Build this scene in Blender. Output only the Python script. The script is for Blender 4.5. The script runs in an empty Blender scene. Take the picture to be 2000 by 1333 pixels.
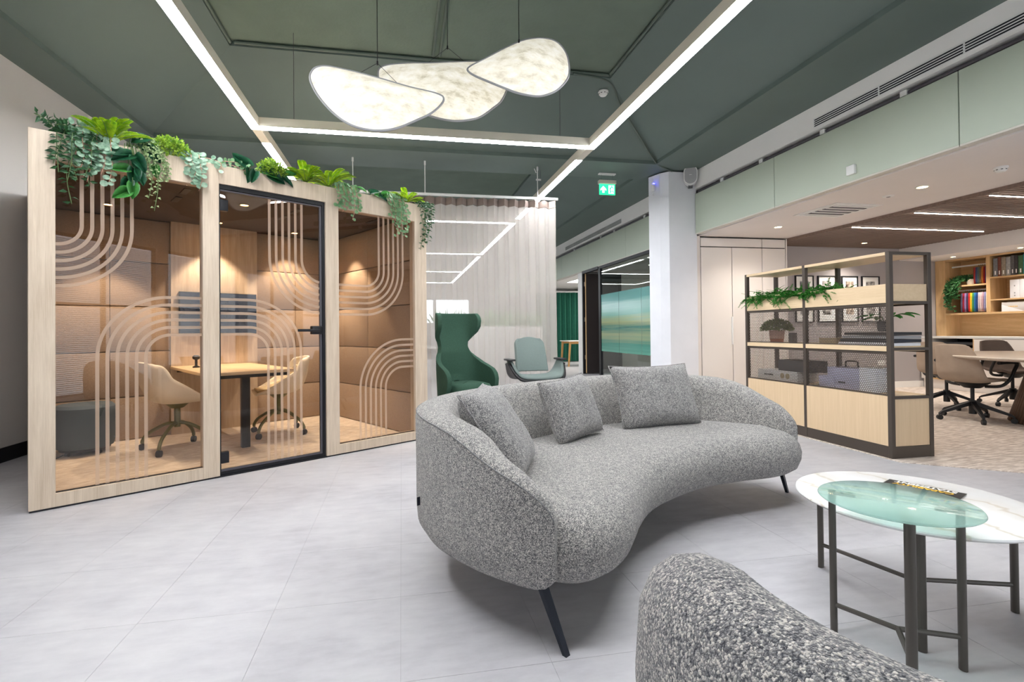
import bpy, bmesh, math, random
from mathutils import Vector, Matrix
R = math.radians
rnd = random.Random(7)
scene = bpy.context.scene
C = scene.collection

# ------------------------------------------------------------------ camera
cam = bpy.data.cameras.new('camera'); camo = bpy.data.objects.new('camera', cam); C.objects.link(camo)
cam.sensor_width = 36.0; cam.lens = 972.2/2000*36; cam.shift_x = 0.0195; cam.shift_y = -0.0146
cam.clip_start = 0.02; cam.clip_end = 200
_y, _p, _r = R(10.343), R(0.553), R(-0.550)
fw = Vector((math.sin(_y)*math.cos(_p), math.cos(_y)*math.cos(_p), math.sin(_p)))
rt = Vector((math.cos(_y), -math.sin(_y), 0)); up = rt.cross(fw)
rt, up = rt*math.cos(_r)+up*math.sin(_r), up*math.cos(_r)-rt*math.sin(_r)
camo.matrix_world = Matrix(((rt.x, up.x, -fw.x, 0), (rt.y, up.y, -fw.y, 0), (rt.z, up.z, -fw.z, 1.05), (0, 0, 0, 1)))
scene.camera = camo

# ------------------------------------------------------------------ world, exposure
w = bpy.data.worlds.new('daylight'); scene.world = w; w.use_nodes = True
bg = w.node_tree.nodes['Background']; bg.inputs[0].default_value = (0.86, 0.93, 1.0, 1); bg.inputs[1].default_value = 1.5
scene.view_settings.view_transform = 'Standard'
scene.view_settings.look = 'None'
scene.view_settings.exposure = 1.0
scene.view_settings.gamma = 1.0
scene.view_settings.use_curve_mapping = False
scene.cycles.max_bounces = 7
scene.cycles.diffuse_bounces = 4
scene.cycles.glossy_bounces = 3
scene.cycles.transmission_bounces = 4
scene.cycles.transparent_max_bounces = 24
scene.cycles.sample_clamp_indirect = 6
scene.cycles.use_light_tree = False
scene.cycles.caustics_reflective = False
scene.cycles.caustics_refractive = False

# ------------------------------------------------------------------ materials
def lin(*c):
    f = lambda v: (v/255/12.92 if v/255 <= .04045 else ((v/255+.055)/1.055)**2.4)
    return (f(c[0]), f(c[1]), f(c[2]), 1)
MATS = {}
def newmat(name):
    m = bpy.data.materials.new(name); m.use_nodes = True
    nt = m.node_tree; b = nt.nodes['Principled BSDF']
    MATS[name] = m
    return m, nt, b
def coords(nt, scale=(1, 1, 1), kind='Object'):
    tc = nt.nodes.new('ShaderNodeTexCoord'); mp = nt.nodes.new('ShaderNodeMapping')
    mp.inputs['Scale'].default_value = scale
    nt.links.new(tc.outputs[kind], mp.inputs['Vector'])
    return mp.outputs['Vector']
def noise(nt, vec, scale, detail=4, rough=.55):
    n = nt.nodes.new('ShaderNodeTexNoise'); n.inputs['Scale'].default_value = scale
    n.inputs['Detail'].default_value = detail; n.inputs['Roughness'].default_value = rough
    nt.links.new(vec, n.inputs['Vector']); return n.outputs['Fac']
def ramp(nt, fac, stops):
    r = nt.nodes.new('ShaderNodeValToRGB'); e = r.color_ramp.elements
    e[0].position, e[0].color = stops[0]; e[1].position, e[1].color = stops[-1]
    for p, c in stops[1:-1]:
        x = e.new(p); x.color = c
    nt.links.new(fac, r.inputs['Fac']); return r.outputs['Color']
def bump(nt, b, h, strength=.3, dist=.01):
    n = nt.nodes.new('ShaderNodeBump'); n.inputs['Strength'].default_value = strength; n.inputs['Distance'].default_value = dist
    nt.links.new(h, n.inputs['Height']); nt.links.new(n.outputs['Normal'], b.inputs['Normal'])
def plain(name, col, rough=.5, metal=0, vary=.06, scale=6, spec=.5, bmp=0, coat=0):
    m, nt, b = newmat(name)
    c = lin(*col)
    b.inputs['Roughness'].default_value = rough; b.inputs['Metallic'].default_value = metal
    b.inputs['Specular IOR Level'].default_value = spec; b.inputs['Coat Weight'].default_value = coat
    v = coords(nt); f = noise(nt, v, scale)
    lo = tuple(x*(1-vary) for x in c[:3])+(1,); hi = tuple(min(1, x*(1+vary)) for x in c[:3])+(1,)
    nt.links.new(ramp(nt, f, [(.3, lo), (.7, hi)]), b.inputs['Base Color'])
    if bmp: bump(nt, b, noise(nt, v, scale*12, 3), bmp, .004)
    return m
def wood(name, c1, c2, stretch=(14, 14, 1.0), rough=.45, scale=3.0):
    m, nt, b = newmat(name)
    v = coords(nt, stretch); f = noise(nt, v, scale, 6, .6)
    v2 = coords(nt, tuple(x*5 for x in stretch[:2])+(stretch[2]*2.2,)) if stretch[2] < stretch[0] else coords(nt, (stretch[0]*2, stretch[1]*5, stretch[2]*5))
    f2 = noise(nt, v2, scale*1.6, 3, .5)
    mix = nt.nodes.new('ShaderNodeMath'); mix.operation = 'MULTIPLY_ADD'
    nt.links.new(f2, mix.inputs[0]); mix.inputs[1].default_value = .45
    nt.links.new(f, mix.inputs[2])
    nt.links.new(ramp(nt, mix.outputs[0], [(.45, lin(*c1)), (.95, lin(*c2))]), b.inputs['Base Color'])
    b.inputs['Roughness'].default_value = rough; b.inputs['Specular IOR Level'].default_value = .35
    return m
def emit(name, col, strength, base=None):
    m, nt, b = newmat(name)
    b.inputs['Base Color'].default_value = lin(*(base or col)); b.inputs['Roughness'].default_value = .6
    b.inputs['Emission Color'].default_value = lin(*col); b.inputs['Emission Strength'].default_value = strength
    return m
def schlick(nt, ior=1.5):
    """Fresnel that is the same from both sides of a thin sheet"""
    lw = nt.nodes.new('ShaderNodeLayerWeight'); lw.inputs['Blend'].default_value = .5
    p = nt.nodes.new('ShaderNodeMath'); p.operation = 'POWER'; nt.links.new(lw.outputs['Facing'], p.inputs[0]); p.inputs[1].default_value = 5
    f0 = ((ior-1)/(ior+1))**2
    a = nt.nodes.new('ShaderNodeMath'); a.operation = 'MULTIPLY_ADD'; nt.links.new(p.outputs[0], a.inputs[0]); a.inputs[1].default_value = 1-f0; a.inputs[2].default_value = f0
    return a.outputs[0]
def pane(name, tint, refl=.9, fres=1.45, rough=0.0):
    """thin architectural glass: tinted straight-through plus a Fresnel mirror"""
    m, nt, b = newmat(name); nt.nodes.remove(b)
    out = nt.nodes['Material Output']
    tr = nt.nodes.new('ShaderNodeBsdfTransparent'); tr.inputs[0].default_value = tint
    gl = nt.nodes.new('ShaderNodeBsdfGlossy'); gl.inputs['Roughness'].default_value = rough; gl.inputs[0].default_value = (refl, refl, refl, 1)
    mx = nt.nodes.new('ShaderNodeMixShader')
    nt.links.new(schlick(nt, fres), mx.inputs[0]); nt.links.new(tr.outputs[0], mx.inputs[1]); nt.links.new(gl.outputs[0], mx.inputs[2])
    nt.links.new(mx.outputs[0], out.inputs['Surface'])
    return m
def sheer(name, col, clear, transl=.5, clearcol=(1, 1, 1, 1)):
    m, nt, b = newmat(name); nt.nodes.remove(b)
    out = nt.nodes['Material Output']
    tr = nt.nodes.new('ShaderNodeBsdfTransparent'); tr.inputs[0].default_value = clearcol
    d = nt.nodes.new('ShaderNodeBsdfDiffuse'); d.inputs[0].default_value = lin(*col)
    t = nt.nodes.new('ShaderNodeBsdfTranslucent'); t.inputs[0].default_value = lin(*col)
    m1 = nt.nodes.new('ShaderNodeMixShader'); m1.inputs[0].default_value = transl
    nt.links.new(d.outputs[0], m1.inputs[1]); nt.links.new(t.outputs[0], m1.inputs[2])
    m2 = nt.nodes.new('ShaderNodeMixShader'); m2.inputs[0].default_value = clear
    nt.links.new(m1.outputs[0], m2.inputs[1]); nt.links.new(tr.outputs[0], m2.inputs[2])
    nt.links.new(m2.outputs[0], out.inputs['Surface'])
    return m
def boucle(name, dark, light, cell=260, disp=.6):
    """looped yarn: every cell is a little loop, light or dark, with a dark rim"""
    m, nt, b = newmat(name)
    v = coords(nt)
    wn = nt.nodes.new('ShaderNodeTexNoise'); wn.inputs['Scale'].default_value = cell*.9; wn.inputs['Detail'].default_value = 1; nt.links.new(v, wn.inputs['Vector'])
    vm = nt.nodes.new('ShaderNodeVectorMath'); vm.operation = 'MULTIPLY_ADD'; nt.links.new(wn.outputs['Color'], vm.inputs[0]); vm.inputs[1].default_value = (1.6/cell,)*3; nt.links.new(v, vm.inputs[2])
    wv = nt.nodes.new('ShaderNodeTexVoronoi'); wv.inputs['Scale'].default_value = cell; nt.links.new(vm.outputs[0], wv.inputs['Vector'])
    sep = nt.nodes.new('ShaderNodeSeparateColor'); nt.links.new(wv.outputs['Color'], sep.inputs[0])
    big = noise(nt, v, cell*.16, 2, .5)
    def mad(a, k, c):
        q = nt.nodes.new('ShaderNodeMath'); q.operation = 'MULTIPLY_ADD'; nt.links.new(a, q.inputs[0]); q.inputs[1].default_value = k
        if isinstance(c, float): q.inputs[2].default_value = c
        else: nt.links.new(c, q.inputs[2])
        return q.outputs[0]
    h = mad(wv.outputs['Distance'], -.9, 1.0)
    t_ = mad(sep.outputs[0], .55, mad(big, .35, mad(wv.outputs['Distance'], -.55, .25)))
    nt.links.new(ramp(nt, t_, [(.12, lin(*dark)), (.45, lin(*[(a*.5+c*.5) for a, c in zip(dark, light)])), (.72, lin(*light))]), b.inputs['Base Color'])
    b.inputs['Roughness'].default_value = .95; b.inputs['Specular IOR Level'].default_value = .12
    b.inputs['Sheen Weight'].default_value = .25; b.inputs['Sheen Roughness'].default_value = .6
    bump(nt, b, h, disp, .005)
    return m
def foliage(name, c1, c2, rough=.45, transl=.25, sub=.0):
    m, nt, b = newmat(name)
    v = coords(nt); f = noise(nt, v, 28, 2)
    col = ramp(nt, f, [(.3, lin(*c1)), (.7, lin(*c2))])
    nt.links.new(col, b.inputs['Base Color'])
    b.inputs['Roughness'].default_value = rough; b.inputs['Specular IOR Level'].default_value = .35
    t = nt.nodes.new('ShaderNodeBsdfTranslucent'); nt.links.new(col, t.inputs[0])
    mx = nt.nodes.new('ShaderNodeMixShader'); mx.inputs[0].default_value = transl
    nt.links.new(b.outputs[0], mx.inputs[1]); nt.links.new(t.outputs[0], mx.inputs[2])
    nt.links.new(mx.outputs[0], nt.nodes['Material Output'].inputs['Surface'])
    return m
def M(n): return MATS[n]

# floor vinyl: cool light concrete look
m, nt, b = newmat('vinyl')
v = coords(nt, (1, 1, 1)); f1 = noise(nt, v, 1.3, 8, .62); v2 = coords(nt, (3, 9, 1)); f2 = noise(nt, v2, 2.2, 6, .6)
mx = nt.nodes.new('ShaderNodeMath'); mx.operation = 'MULTIPLY_ADD'; nt.links.new(f2, mx.inputs[0]); mx.inputs[1].default_value = .5; nt.links.new(f1, mx.inputs[2])
nt.links.new(ramp(nt, mx.outputs[0], [(.5, lin(166, 164, 169)), (.72, lin(185, 183, 187)), (1.0, lin(201, 199, 201))]), b.inputs['Base Color'])
b.inputs['Roughness'].default_value = .42; b.inputs['Specular IOR Level'].default_value = .35
plain('tile_joint', (172, 170, 173), .8)
# meeting-area carpet with a diagonal brushed pattern
m, nt, b = newmat('carpet')
tc = nt.nodes.new('ShaderNodeTexCoord'); mp = nt.nodes.new('ShaderNodeMapping'); mp.inputs['Rotation'].default_value = (0, 0, R(38)); mp.inputs['Scale'].default_value = (5, 42, 5)
nt.links.new(tc.outputs['Object'], mp.inputs['Vector']); f1 = noise(nt, mp.outputs['Vector'], 1.6, 4, .6)
mp2 = nt.nodes.new('ShaderNodeMapping'); mp2.inputs['Rotation'].default_value = (0, 0, R(-40)); mp2.inputs['Scale'].default_value = (6, 40, 5)
nt.links.new(tc.outputs['Object'], mp2.inputs['Vector']); f2 = noise(nt, mp2.outputs['Vector'], 1.3, 4, .6)
mx = nt.nodes.new('ShaderNodeMath'); mx.operation = 'MULTIPLY_ADD'; nt.links.new(f2, mx.inputs[0]); mx.inputs[1].default_value = .8; nt.links.new(f1, mx.inputs[2])
nt.links.new(ramp(nt, mx.outputs[0], [(.62, lin(158, 144, 134)), (.9, lin(200, 186, 175)), (1.15, lin(226, 215, 205))]), b.inputs['Base Color'])
b.inputs['Roughness'].default_value = .95; b.inputs['Specular IOR Level'].default_value = .1
bump(nt, b, noise(nt, coords(nt), 300, 2), .4, .004)
m, nt, b = newmat('pod_carpet')
v = coords(nt, (3, 9, 1)); f = noise(nt, v, 3, 6, .65)
nt.links.new(ramp(nt, f, [(.35, lin(192, 178, 160)), (.65, lin(226, 213, 195))]), b.inputs['Base Color']); b.inputs['Roughness'].default_value = .95
bump(nt, b, noise(nt, coords(nt), 260, 2), .35, .004)

plain('wall_paint', (203, 198, 195), .7, vary=.02, scale=2)
plain('white_paint', (238, 236, 233), .6, vary=.02, scale=2)
plain('soffit_paint', (226, 220, 217), .7, vary=.02, scale=2)
plain('grey_wall', (170, 164, 164), .7, vary=.02, scale=2)
plain('green_ceiling', (90, 104, 99), .62, vary=.07, scale=1.1, bmp=.0)
plain('green_rough', (98, 112, 101), .85, vary=.08, scale=3, bmp=.5)
plain('green_panel', (182, 192, 176), .45, vary=.025, scale=1.2)
plain('panel_edge', (206, 202, 192), .6, vary=.03)
plain('black_skirting', (10, 11, 20), .5)
plain('white_plastic', (228, 228, 226), .4, vary=.02)
plain('column_paint', (222, 223, 228), .65, vary=.03, scale=3)
plain('conduit_grey', (86, 84, 90), .45, .3)
plain('conduit_green', (84, 96, 88), .55)
plain('dark_void', (22, 23, 28), .9)
plain('cabinet_paint', (226, 219, 213), .5, vary=.015, scale=1.5)
plain('gap_dark', (34, 30, 30), .8)
wood('ash', (216, 200, 180), (186, 167, 146), (9, 9, .7))
wood('ash_long', (232, 218, 198), (210, 192, 168), (.8, 11, 11))
wood('pale_oak', (220, 194, 160), (208, 181, 146), (16, 16, .6))
wood('pale_oak_h', (224, 200, 166), (210, 184, 148), (10, .8, 14))
wood('oak', (222, 188, 142), (198, 160, 112), (1.2, .9, 10), .5)
wood('oak_v', (222, 188, 142), (200, 162, 114), (9, 9, .7), .5)
wood('slat_wood', (142, 122, 110), (112, 95, 86), (.7, 12, 12), .6)
wood('walnut_ribs', (120, 94, 76), (88, 66, 52), (12, 12, .8), .5)
wood('table_stone', (226, 215, 202), (210, 197, 182), (2, 2, 2), .3)
wood('oak_leg', (206, 160, 100), (178, 130, 76), (14, 14, .8), .5)
plain('bronze_metal', (78, 69, 62), .42, .35, vary=.03)
plain('table_metal', (84, 79, 74), .4, .4, vary=.03)
plain('black_metal', (24, 25, 30), .42, .3)
plain('leg_blue_black', (28, 33, 44), .4, .4)
plain('black_plastic', (22, 22, 24), .5)
plain('olive_metal', (112, 112, 70), .45, .5)
plain('chrome', (190, 190, 195), .2, 1)
m, nt, b = newmat('felt'); v = coords(nt); f = noise(nt, v, 160, 3)
nt.links.new(ramp(nt, f, [(.3, lin(158, 138, 119)), (.7, lin(178, 158, 138))]), b.inputs['Base Color']); b.inputs['Roughness'].default_value = .95; b.inputs['Specular IOR Level'].default_value = .1
bump(nt, b, f, .3, .003)
plain('pod_ceiling', (70, 58, 54), .8)
boucle('boucle', (66, 66, 70), (212, 206, 198), 380)
boucle('boucle_near', (56, 58, 66), (216, 210, 202), 270, .9)
boucle('boucle_cushion', (66, 66, 71), (200, 195, 189), 400)
plain('green_fabric', (52, 80, 66), .85, vary=.12, scale=90, spec=.2, bmp=.15)
plain('sage_fabric', (116, 128, 125), .9, vary=.07, scale=160, spec=.2, bmp=.15)
plain('taupe_suede', (164, 146, 130), .85, vary=.07, scale=9, spec=.2)
plain('dark_suede', (98, 84, 76), .85, vary=.08, scale=9, spec=.2)
plain('cream_shell', (236, 226, 206), .6, vary=.03)
plain('cream_pad', (206, 190, 156), .8, vary=.05)
plain('pouf_blue', (74, 88, 98), .8, vary=.05, scale=40)
plain('green_curtain', (36, 92, 76), .85, vary=.08, scale=14, spec=.2)
plain('door_dark', (44, 37, 37), .5)
plain('office_grey', (150, 150, 152), .7)
plain('office_box', (214, 211, 207), .6)
plain('desk_dark', (60, 62, 66), .6)
plain('terracotta', (186, 150, 136), .7)
plain('terracotta_dip', (156, 96, 72), .7)
plain('pot_white', (226, 218, 204), .6)
plain('box_white', (232, 232, 236), .5)
plain('box_grey', (200, 196, 194), .5)
plain('box_beige', (156, 138, 108), .6)
plain('box_dark', (70, 68, 70), .6)
plain('navy', (26, 30, 42), .5)
plain('paper', (238, 236, 232), .7)
plain('gold', (226, 176, 52), .5)
plain('screen_glass', (16, 34, 62), .08, coat=.6)
plain('cable_green', (58, 66, 62), .6)
plain('speaker_grille', (158, 158, 160), .7)
plain('soil', (58, 46, 36), .95)
sheer('sheer_curtain', (226, 219, 213), .36, .5)
plain('curtain_tape', (132, 118, 110), .9, vary=.03)
pane('pod_glass', (.90, .86, .83, 1), .95, 1.45)
pane('clear_glass', (.90, .95, .93, 1), .95, 1.5)
sheer('film_stripe', (222, 200, 180), .35, .4)
pane('window_glass', (.95, .97, .98, 1), .9, 1.45)
# marble
m, nt, b = newmat('marble'); v = coords(nt, (1.3, 2.2, 1)); n1 = noise(nt, v, 2.2, 8, .65)
wv = nt.nodes.new('ShaderNodeTexWave'); wv.inputs['Scale'].default_value = 1.1; wv.inputs['Distortion'].default_value = 9; wv.inputs['Detail'].default_value = 4; wv.inputs['Detail Scale'].default_value = 1.4
nt.links.new(v, wv.inputs['Vector'])
nt.links.new(ramp(nt, wv.outputs['Fac'], [(.0, lin(214, 206, 194)), (.035, lin(229, 227, 224)), (1, lin(236, 236, 236))]), b.inputs['Base Color']); b.inputs['Roughness'].default_value = .25
# frosted turquoise table glass
m, nt, b = newmat('frosted_glass'); nt.nodes.remove(b); out = nt.nodes['Material Output']
tr = nt.nodes.new('ShaderNodeBsdfTransparent'); tr.inputs[0].default_value = (.84, .97, .94, 1)
df = nt.nodes.new('ShaderNodeBsdfTranslucent'); df.inputs[0].default_value = lin(214, 245, 238)
d2 = nt.nodes.new('ShaderNodeBsdfDiffuse'); d2.inputs[0].default_value = lin(200, 238, 228)
gl = nt.nodes.new('ShaderNodeBsdfGlossy'); gl.inputs['Roughness'].default_value = .08
a1 = nt.nodes.new('ShaderNodeMixShader'); a1.inputs[0].default_value = .55; nt.links.new(d2.outputs[0], a1.inputs[1]); nt.links.new(df.outputs[0], a1.inputs[2])
a2 = nt.nodes.new('ShaderNodeMixShader'); a2.inputs[0].default_value = .66; nt.links.new(a1.outputs[0], a2.inputs[1]); nt.links.new(tr.outputs[0], a2.inputs[2])
a3 = nt.nodes.new('ShaderNodeMixShader'); nt.links.new(schlick(nt), a3.inputs[0]); nt.links.new(a2.outputs[0], a3.inputs[1]); nt.links.new(gl.outputs[0], a3.inputs[2])
nt.links.new(a3.outputs[0], out.inputs['Surface'])
# privacy film of the far glass wall: horizontal blurred bands of teal, green and sand
m, nt, b = newmat('film_gradient'); tc = nt.nodes.new('ShaderNodeTexCoord'); sp = nt.nodes.new('ShaderNodeSeparateXYZ'); nt.links.new(tc.outputs['Object'], sp.inputs[0])
mp = nt.nodes.new('ShaderNodeMapping'); mp.inputs['Scale'].default_value = (.05, .25, 14); nt.links.new(tc.outputs['Object'], mp.inputs['Vector'])
nz = noise(nt, mp.outputs['Vector'], 1.6, 3, .6)
mr = nt.nodes.new('ShaderNodeMapRange'); nt.links.new(sp.outputs['Z'], mr.inputs[0]); mr.inputs[1].default_value = .58; mr.inputs[2].default_value = 1.82
ad = nt.nodes.new('ShaderNodeMath'); ad.operation = 'MULTIPLY_ADD'; nt.links.new(nz, ad.inputs[0]); ad.inputs[1].default_value = .22; nt.links.new(mr.outputs[0], ad.inputs[2])
col = ramp(nt, ad.outputs[0], [(.1, lin(120, 190, 170)), (.25, lin(90, 160, 145)), (.4, lin(176, 190, 150)), (.52, lin(70, 140, 130)), (.62, lin(200, 206, 160)), (.75, lin(150, 205, 190)), (.9, lin(178, 222, 214)), (1.1, lin(120, 185, 180))])
nt.links.new(col, b.inputs['Base Color']); b.inputs['Roughness'].default_value = .12; b.inputs['Transmission Weight'].default_value = 0
b.inputs['Alpha'].default_value = .72
emit('led_white', (250, 252, 255), 40.0)
emit('led_far', (250, 252, 255), 17.0)
emit('led_warm', (255, 242, 228), 22.0)
emit('downlight_warm', (255, 214, 150), 30.0)
emit('pod_spot', (255, 196, 120), 25.0)
emit('sign_green', (38, 214, 140), .9)
emit('sign_white', (235, 255, 245), 1.3)
emit('blue_led', (60, 60, 255), 12)
emit('ceiling_panel', (255, 250, 240), 7.0)
# pendant paper: glowing fibre skin
m, nt, b = newmat('pendant_paper'); v = coords(nt, (1, 1, 2.0)); f = noise(nt, v, 9, 9, .72)
v3 = coords(nt, (1, 1, 1)); f3 = noise(nt, v3, 1.8, 2)
nt.links.new(ramp(nt, f, [(.36, lin(160, 150, 118)), (.48, lin(232, 226, 206)), (.62, lin(255, 254, 250))]), b.inputs['Emission Color'])
b.inputs['Base Color'].default_value = lin(190, 184, 170); b.inputs['Emission Strength'].default_value = .36; b.inputs['Roughness'].default_value = .8
foliage('leaf_dark', (20, 56, 32), (46, 92, 48), .5, .15)
foliage('leaf_round', (88, 128, 104), (164, 192, 168), .5)
foliage('leaf_pothos', (32, 80, 42), (82, 134, 78), .4)
foliage('leaf_round_green', (82, 128, 84), (140, 176, 132), .5)
foliage('leaf_fern', (104, 158, 26), (184, 208, 44), .5, .35)
foliage('leaf_philo', (20, 58, 48), (38, 96, 58), .3)
foliage('leaf_philo_light', (44, 108, 48), (80, 148, 70), .3)
foliage('leaf_grey', (112, 138, 92), (164, 180, 132), .5)
foliage('leaf_box', (70, 122, 40), (170, 196, 70), .5, .3)
foliage('leaf_asparagus', (30, 110, 38), (86, 172, 66), .5, .35)
foliage('leaf_olive', (80, 96, 56), (126, 138, 82), .6)
plain('stem_pink', (188, 142, 124), .7)
plain('stem_green', (92, 116, 70), .7)

# ------------------------------------------------------------------ mesh builder
class B:
    def __init__(s): s.bm = bmesh.new()
    def box(s, x0, x1, y0, y1, z0, z1, bev=0, seg=2, mtx=None):
        r = bmesh.ops.create_cube(s.bm, size=1); vs = r['verts']
        for v in vs:
            v.co = Vector(((x0+x1)/2+v.co.x*(x1-x0), (y0+y1)/2+v.co.y*(y1-y0), (z0+z1)/2+v.co.z*(z1-z0)))
        if bev:
            ed = list({e for v in vs for e in v.link_edges})
            rr = bmesh.ops.bevel(s.bm, geom=ed, offset=bev, segments=seg, affect='EDGES', profile=.5)
            vs = list({v for f in rr['faces'] for v in f.verts} | {v for v in vs if v.is_valid})
        if mtx is not None:
            for v in vs: v.co = mtx @ v.co
        return s
    def cyl(s, p, q, r0, r1=None, n=16, cap=True):
        p, q = Vector(p), Vector(q); r1 = r0 if r1 is None else r1
        d = (q-p).normalized(); a = d.orthogonal().normalized(); c = d.cross(a)
        A = [s.bm.verts.new(p+(a*math.cos(t)+c*math.sin(t))*r0) for t in [2*math.pi*i/n for i in range(n)]]
        Z = [s.bm.verts.new(q+(a*math.cos(t)+c*math.sin(t))*r1) for t in [2*math.pi*i/n for i in range(n)]]
        for i in range(n): s.bm.faces.new((A[i], A[(i+1) % n], Z[(i+1) % n], Z[i]))
        if cap: s.bm.faces.new(A[::-1]); s.bm.faces.new(Z)
        return s
    def tube(s, pts, r, n=8, closed=False, radii=None):
        pts = [Vector(p) for p in pts]; m = len(pts); rings = []
        prev = None
        for i, p in enumerate(pts):
            if closed: d = pts[(i+1) % m]-pts[i-1]
            else: d = pts[min(i+1, m-1)]-pts[max(i-1, 0)]
            d.normalize()
            if prev is None: a = d.orthogonal().normalized()
            else:
                a = prev-d*prev.dot(d)
                a = a.normalized() if a.length > 1e-6 else d.orthogonal().normalized()
            prev = a; c = d.cross(a); rr = radii[i] if radii else r
            rings.append([s.bm.verts.new(p+(a*math.cos(2*math.pi*k/n)+c*math.sin(2*math.pi*k/n))*rr) for k in range(n)])
        for i in range(m if closed else m-1):
            X, Y = rings[i], rings[(i+1) % m]
            for k in range(n): s.bm.faces.new((X[k], X[(k+1) % n], Y[(k+1) % n], Y[k]))
        if not closed: s.bm.faces.new(rings[0][::-1]); s.bm.faces.new(rings[-1])
        return s
    def lathe(s, prof, n=24, mtx=None, cap=True):
        mtx = mtx or Matrix(); rings = []
        for r, z in prof:
            rings.append([s.bm.verts.new(mtx @ Vector((r*math.cos(2*math.pi*k/n), r*math.sin(2*math.pi*k/n), z))) for k in range(n)])
        for X, Y in zip(rings, rings[1:]):
            for k in range(n): s.bm.faces.new((X[k], X[(k+1) % n], Y[(k+1) % n], Y[k]))
        if cap: s.bm.faces.new(rings[0][::-1]); s.bm.faces.new(rings[-1])
        return s
    def grid(s, fn, nu, nv, closeu=False):
        g = [[s.bm.verts.new(fn(i/(nu if closeu else nu-1), j/(nv-1))) for j in range(nv)] for i in range(nu)]
        for i in range(nu if closeu else nu-1):
            for j in range(nv-1):
                A, Bq = g[i], g[(i+1) % nu]
                s.bm.faces.new((A[j], Bq[j], Bq[j+1], A[j+1]))
        return g
    def loops(s, rings, cap0=True, cap1=True, closed=True):
        """skin a list of equal-length rings of points"""
        V = [[s.bm.verts.new(p) for p in r] for r in rings]; n = len(V[0])
        for X, Y in zip(V, V[1:]):
            for k in range(n if closed else n-1): s.bm.faces.new((X[k], X[(k+1) % n], Y[(k+1) % n], Y[k]))
        if cap0: s.bm.faces.new(V[0][::-1])
        if cap1: s.bm.faces.new(V[-1])
        return s
    def prism(s, poly, z0, z1, mtx=None):
        mtx = mtx or Matrix()
        A = [s.bm.verts.new(mtx @ Vector((x, y, z0))) for x, y in poly]; Z = [s.bm.verts.new(mtx @ Vector((x, y, z1))) for x, y in poly]
        n = len(poly)
        for i in range(n): s.bm.faces.new((A[i], A[(i+1) % n], Z[(i+1) % n], Z[i]))
        s.bm.faces.new(A[::-1]); s.bm.faces.new(Z); return s
    def face(s, *pts):
        s.bm.faces.new([s.bm.verts.new(p) for p in pts]); return s
    def mesh(s, name, smooth=35):
        bmesh.ops.recalc_face_normals(s.bm, faces=s.bm.faces[:])
        me = bpy.data.meshes.new(name); s.bm.to_mesh(me); s.bm.free()
        if smooth:
            for p in me.polygons: p.use_smooth = True
            if smooth < 180: me.set_sharp_from_angle(angle=R(smooth))
        return me
    def out(s, name, mat, parent=None, smooth=35, **k):
        return obj(name, s.mesh(name, smooth), mat, parent, **k)
def obj(name, me, mat, parent=None, loc=None, rot=None):
    if mat and not me.materials: me.materials.append(MATS[mat] if isinstance(mat, str) else mat)
    o = bpy.data.objects.new(name, me); C.objects.link(o)
    if loc is not None: o.location = loc
    if rot is not None: o.rotation_euler = rot
    o.parent = parent
    return o
def thing(name, label, cat, loc=(0, 0, 0), rz=0, group=None):
    o = bpy.data.objects.new(name, None); C.objects.link(o); o.empty_display_size = .1
    o.location = loc; o.rotation_euler = (0, 0, rz); o['label'] = label; o['category'] = cat
    if group: o['group'] = group
    return o
def tag(o, label, cat, group=None):
    o['label'] = label; o['category'] = cat
    if group: o['group'] = group
    return o
def struct(o, label=None):
    o['kind'] = 'structure'
    if label: o['label'] = label
    return o
def stuff(o): o['kind'] = 'stuff'; return o
def dup(root, loc, rz, label, group=None):
    r = root.copy(); C.objects.link(r); r.location = loc; r.rotation_euler = (0, 0, rz); r['label'] = label
    if group: r['group'] = group
    for ch in list(root.children):
        c = ch.copy(); C.objects.link(c); c.parent = r
        for g in ch.children:
            d = g.copy(); C.objects.link(d); d.parent = c
    return r
def bx(name, mat, parent, *d, bev=0, seg=2): return B().box(*d, bev=bev, seg=seg).out(name, mat, parent)
def spline(pts, n=8, closed=False):
    """Catmull-Rom through points"""
    P = [Vector(p) for p in pts]; m = len(P); out = []
    rng = range(m) if closed else range(m-1)
    for i in rng:
        if closed: a, b_, c, d = P[i-1], P[i], P[(i+1) % m], P[(i+2) % m]
        else: a, b_, c, d = P[max(i-1, 0)], P[i], P[i+1], P[min(i+2, m-1)]
        for k in range(n):
            t = k/n
            out.append(.5*((2*b_)+(c-a)*t+(2*a-5*b_+4*c-d)*t*t+(3*b_-a-3*c+d)*t**3))
    if not closed: out.append(P[-1])
    return out
def interp(tab, x):
    if x <= tab[0][0]: return tab[0][1]
    for (a, va), (b_, vb) in zip(tab, tab[1:]):
        if x <= b_: return va+(vb-va)*(x-a)/(b_-a)
    return tab[-1][1]
# use world position for the vinyl so neighbouring tiles differ
_nt = M('vinyl').node_tree
_g = _nt.nodes.new('ShaderNodeNewGeometry')
for n in [x for x in _nt.nodes if x.type == 'MAPPING']: _nt.links.new(_g.outputs['Position'], n.inputs['Vector'])

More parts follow.
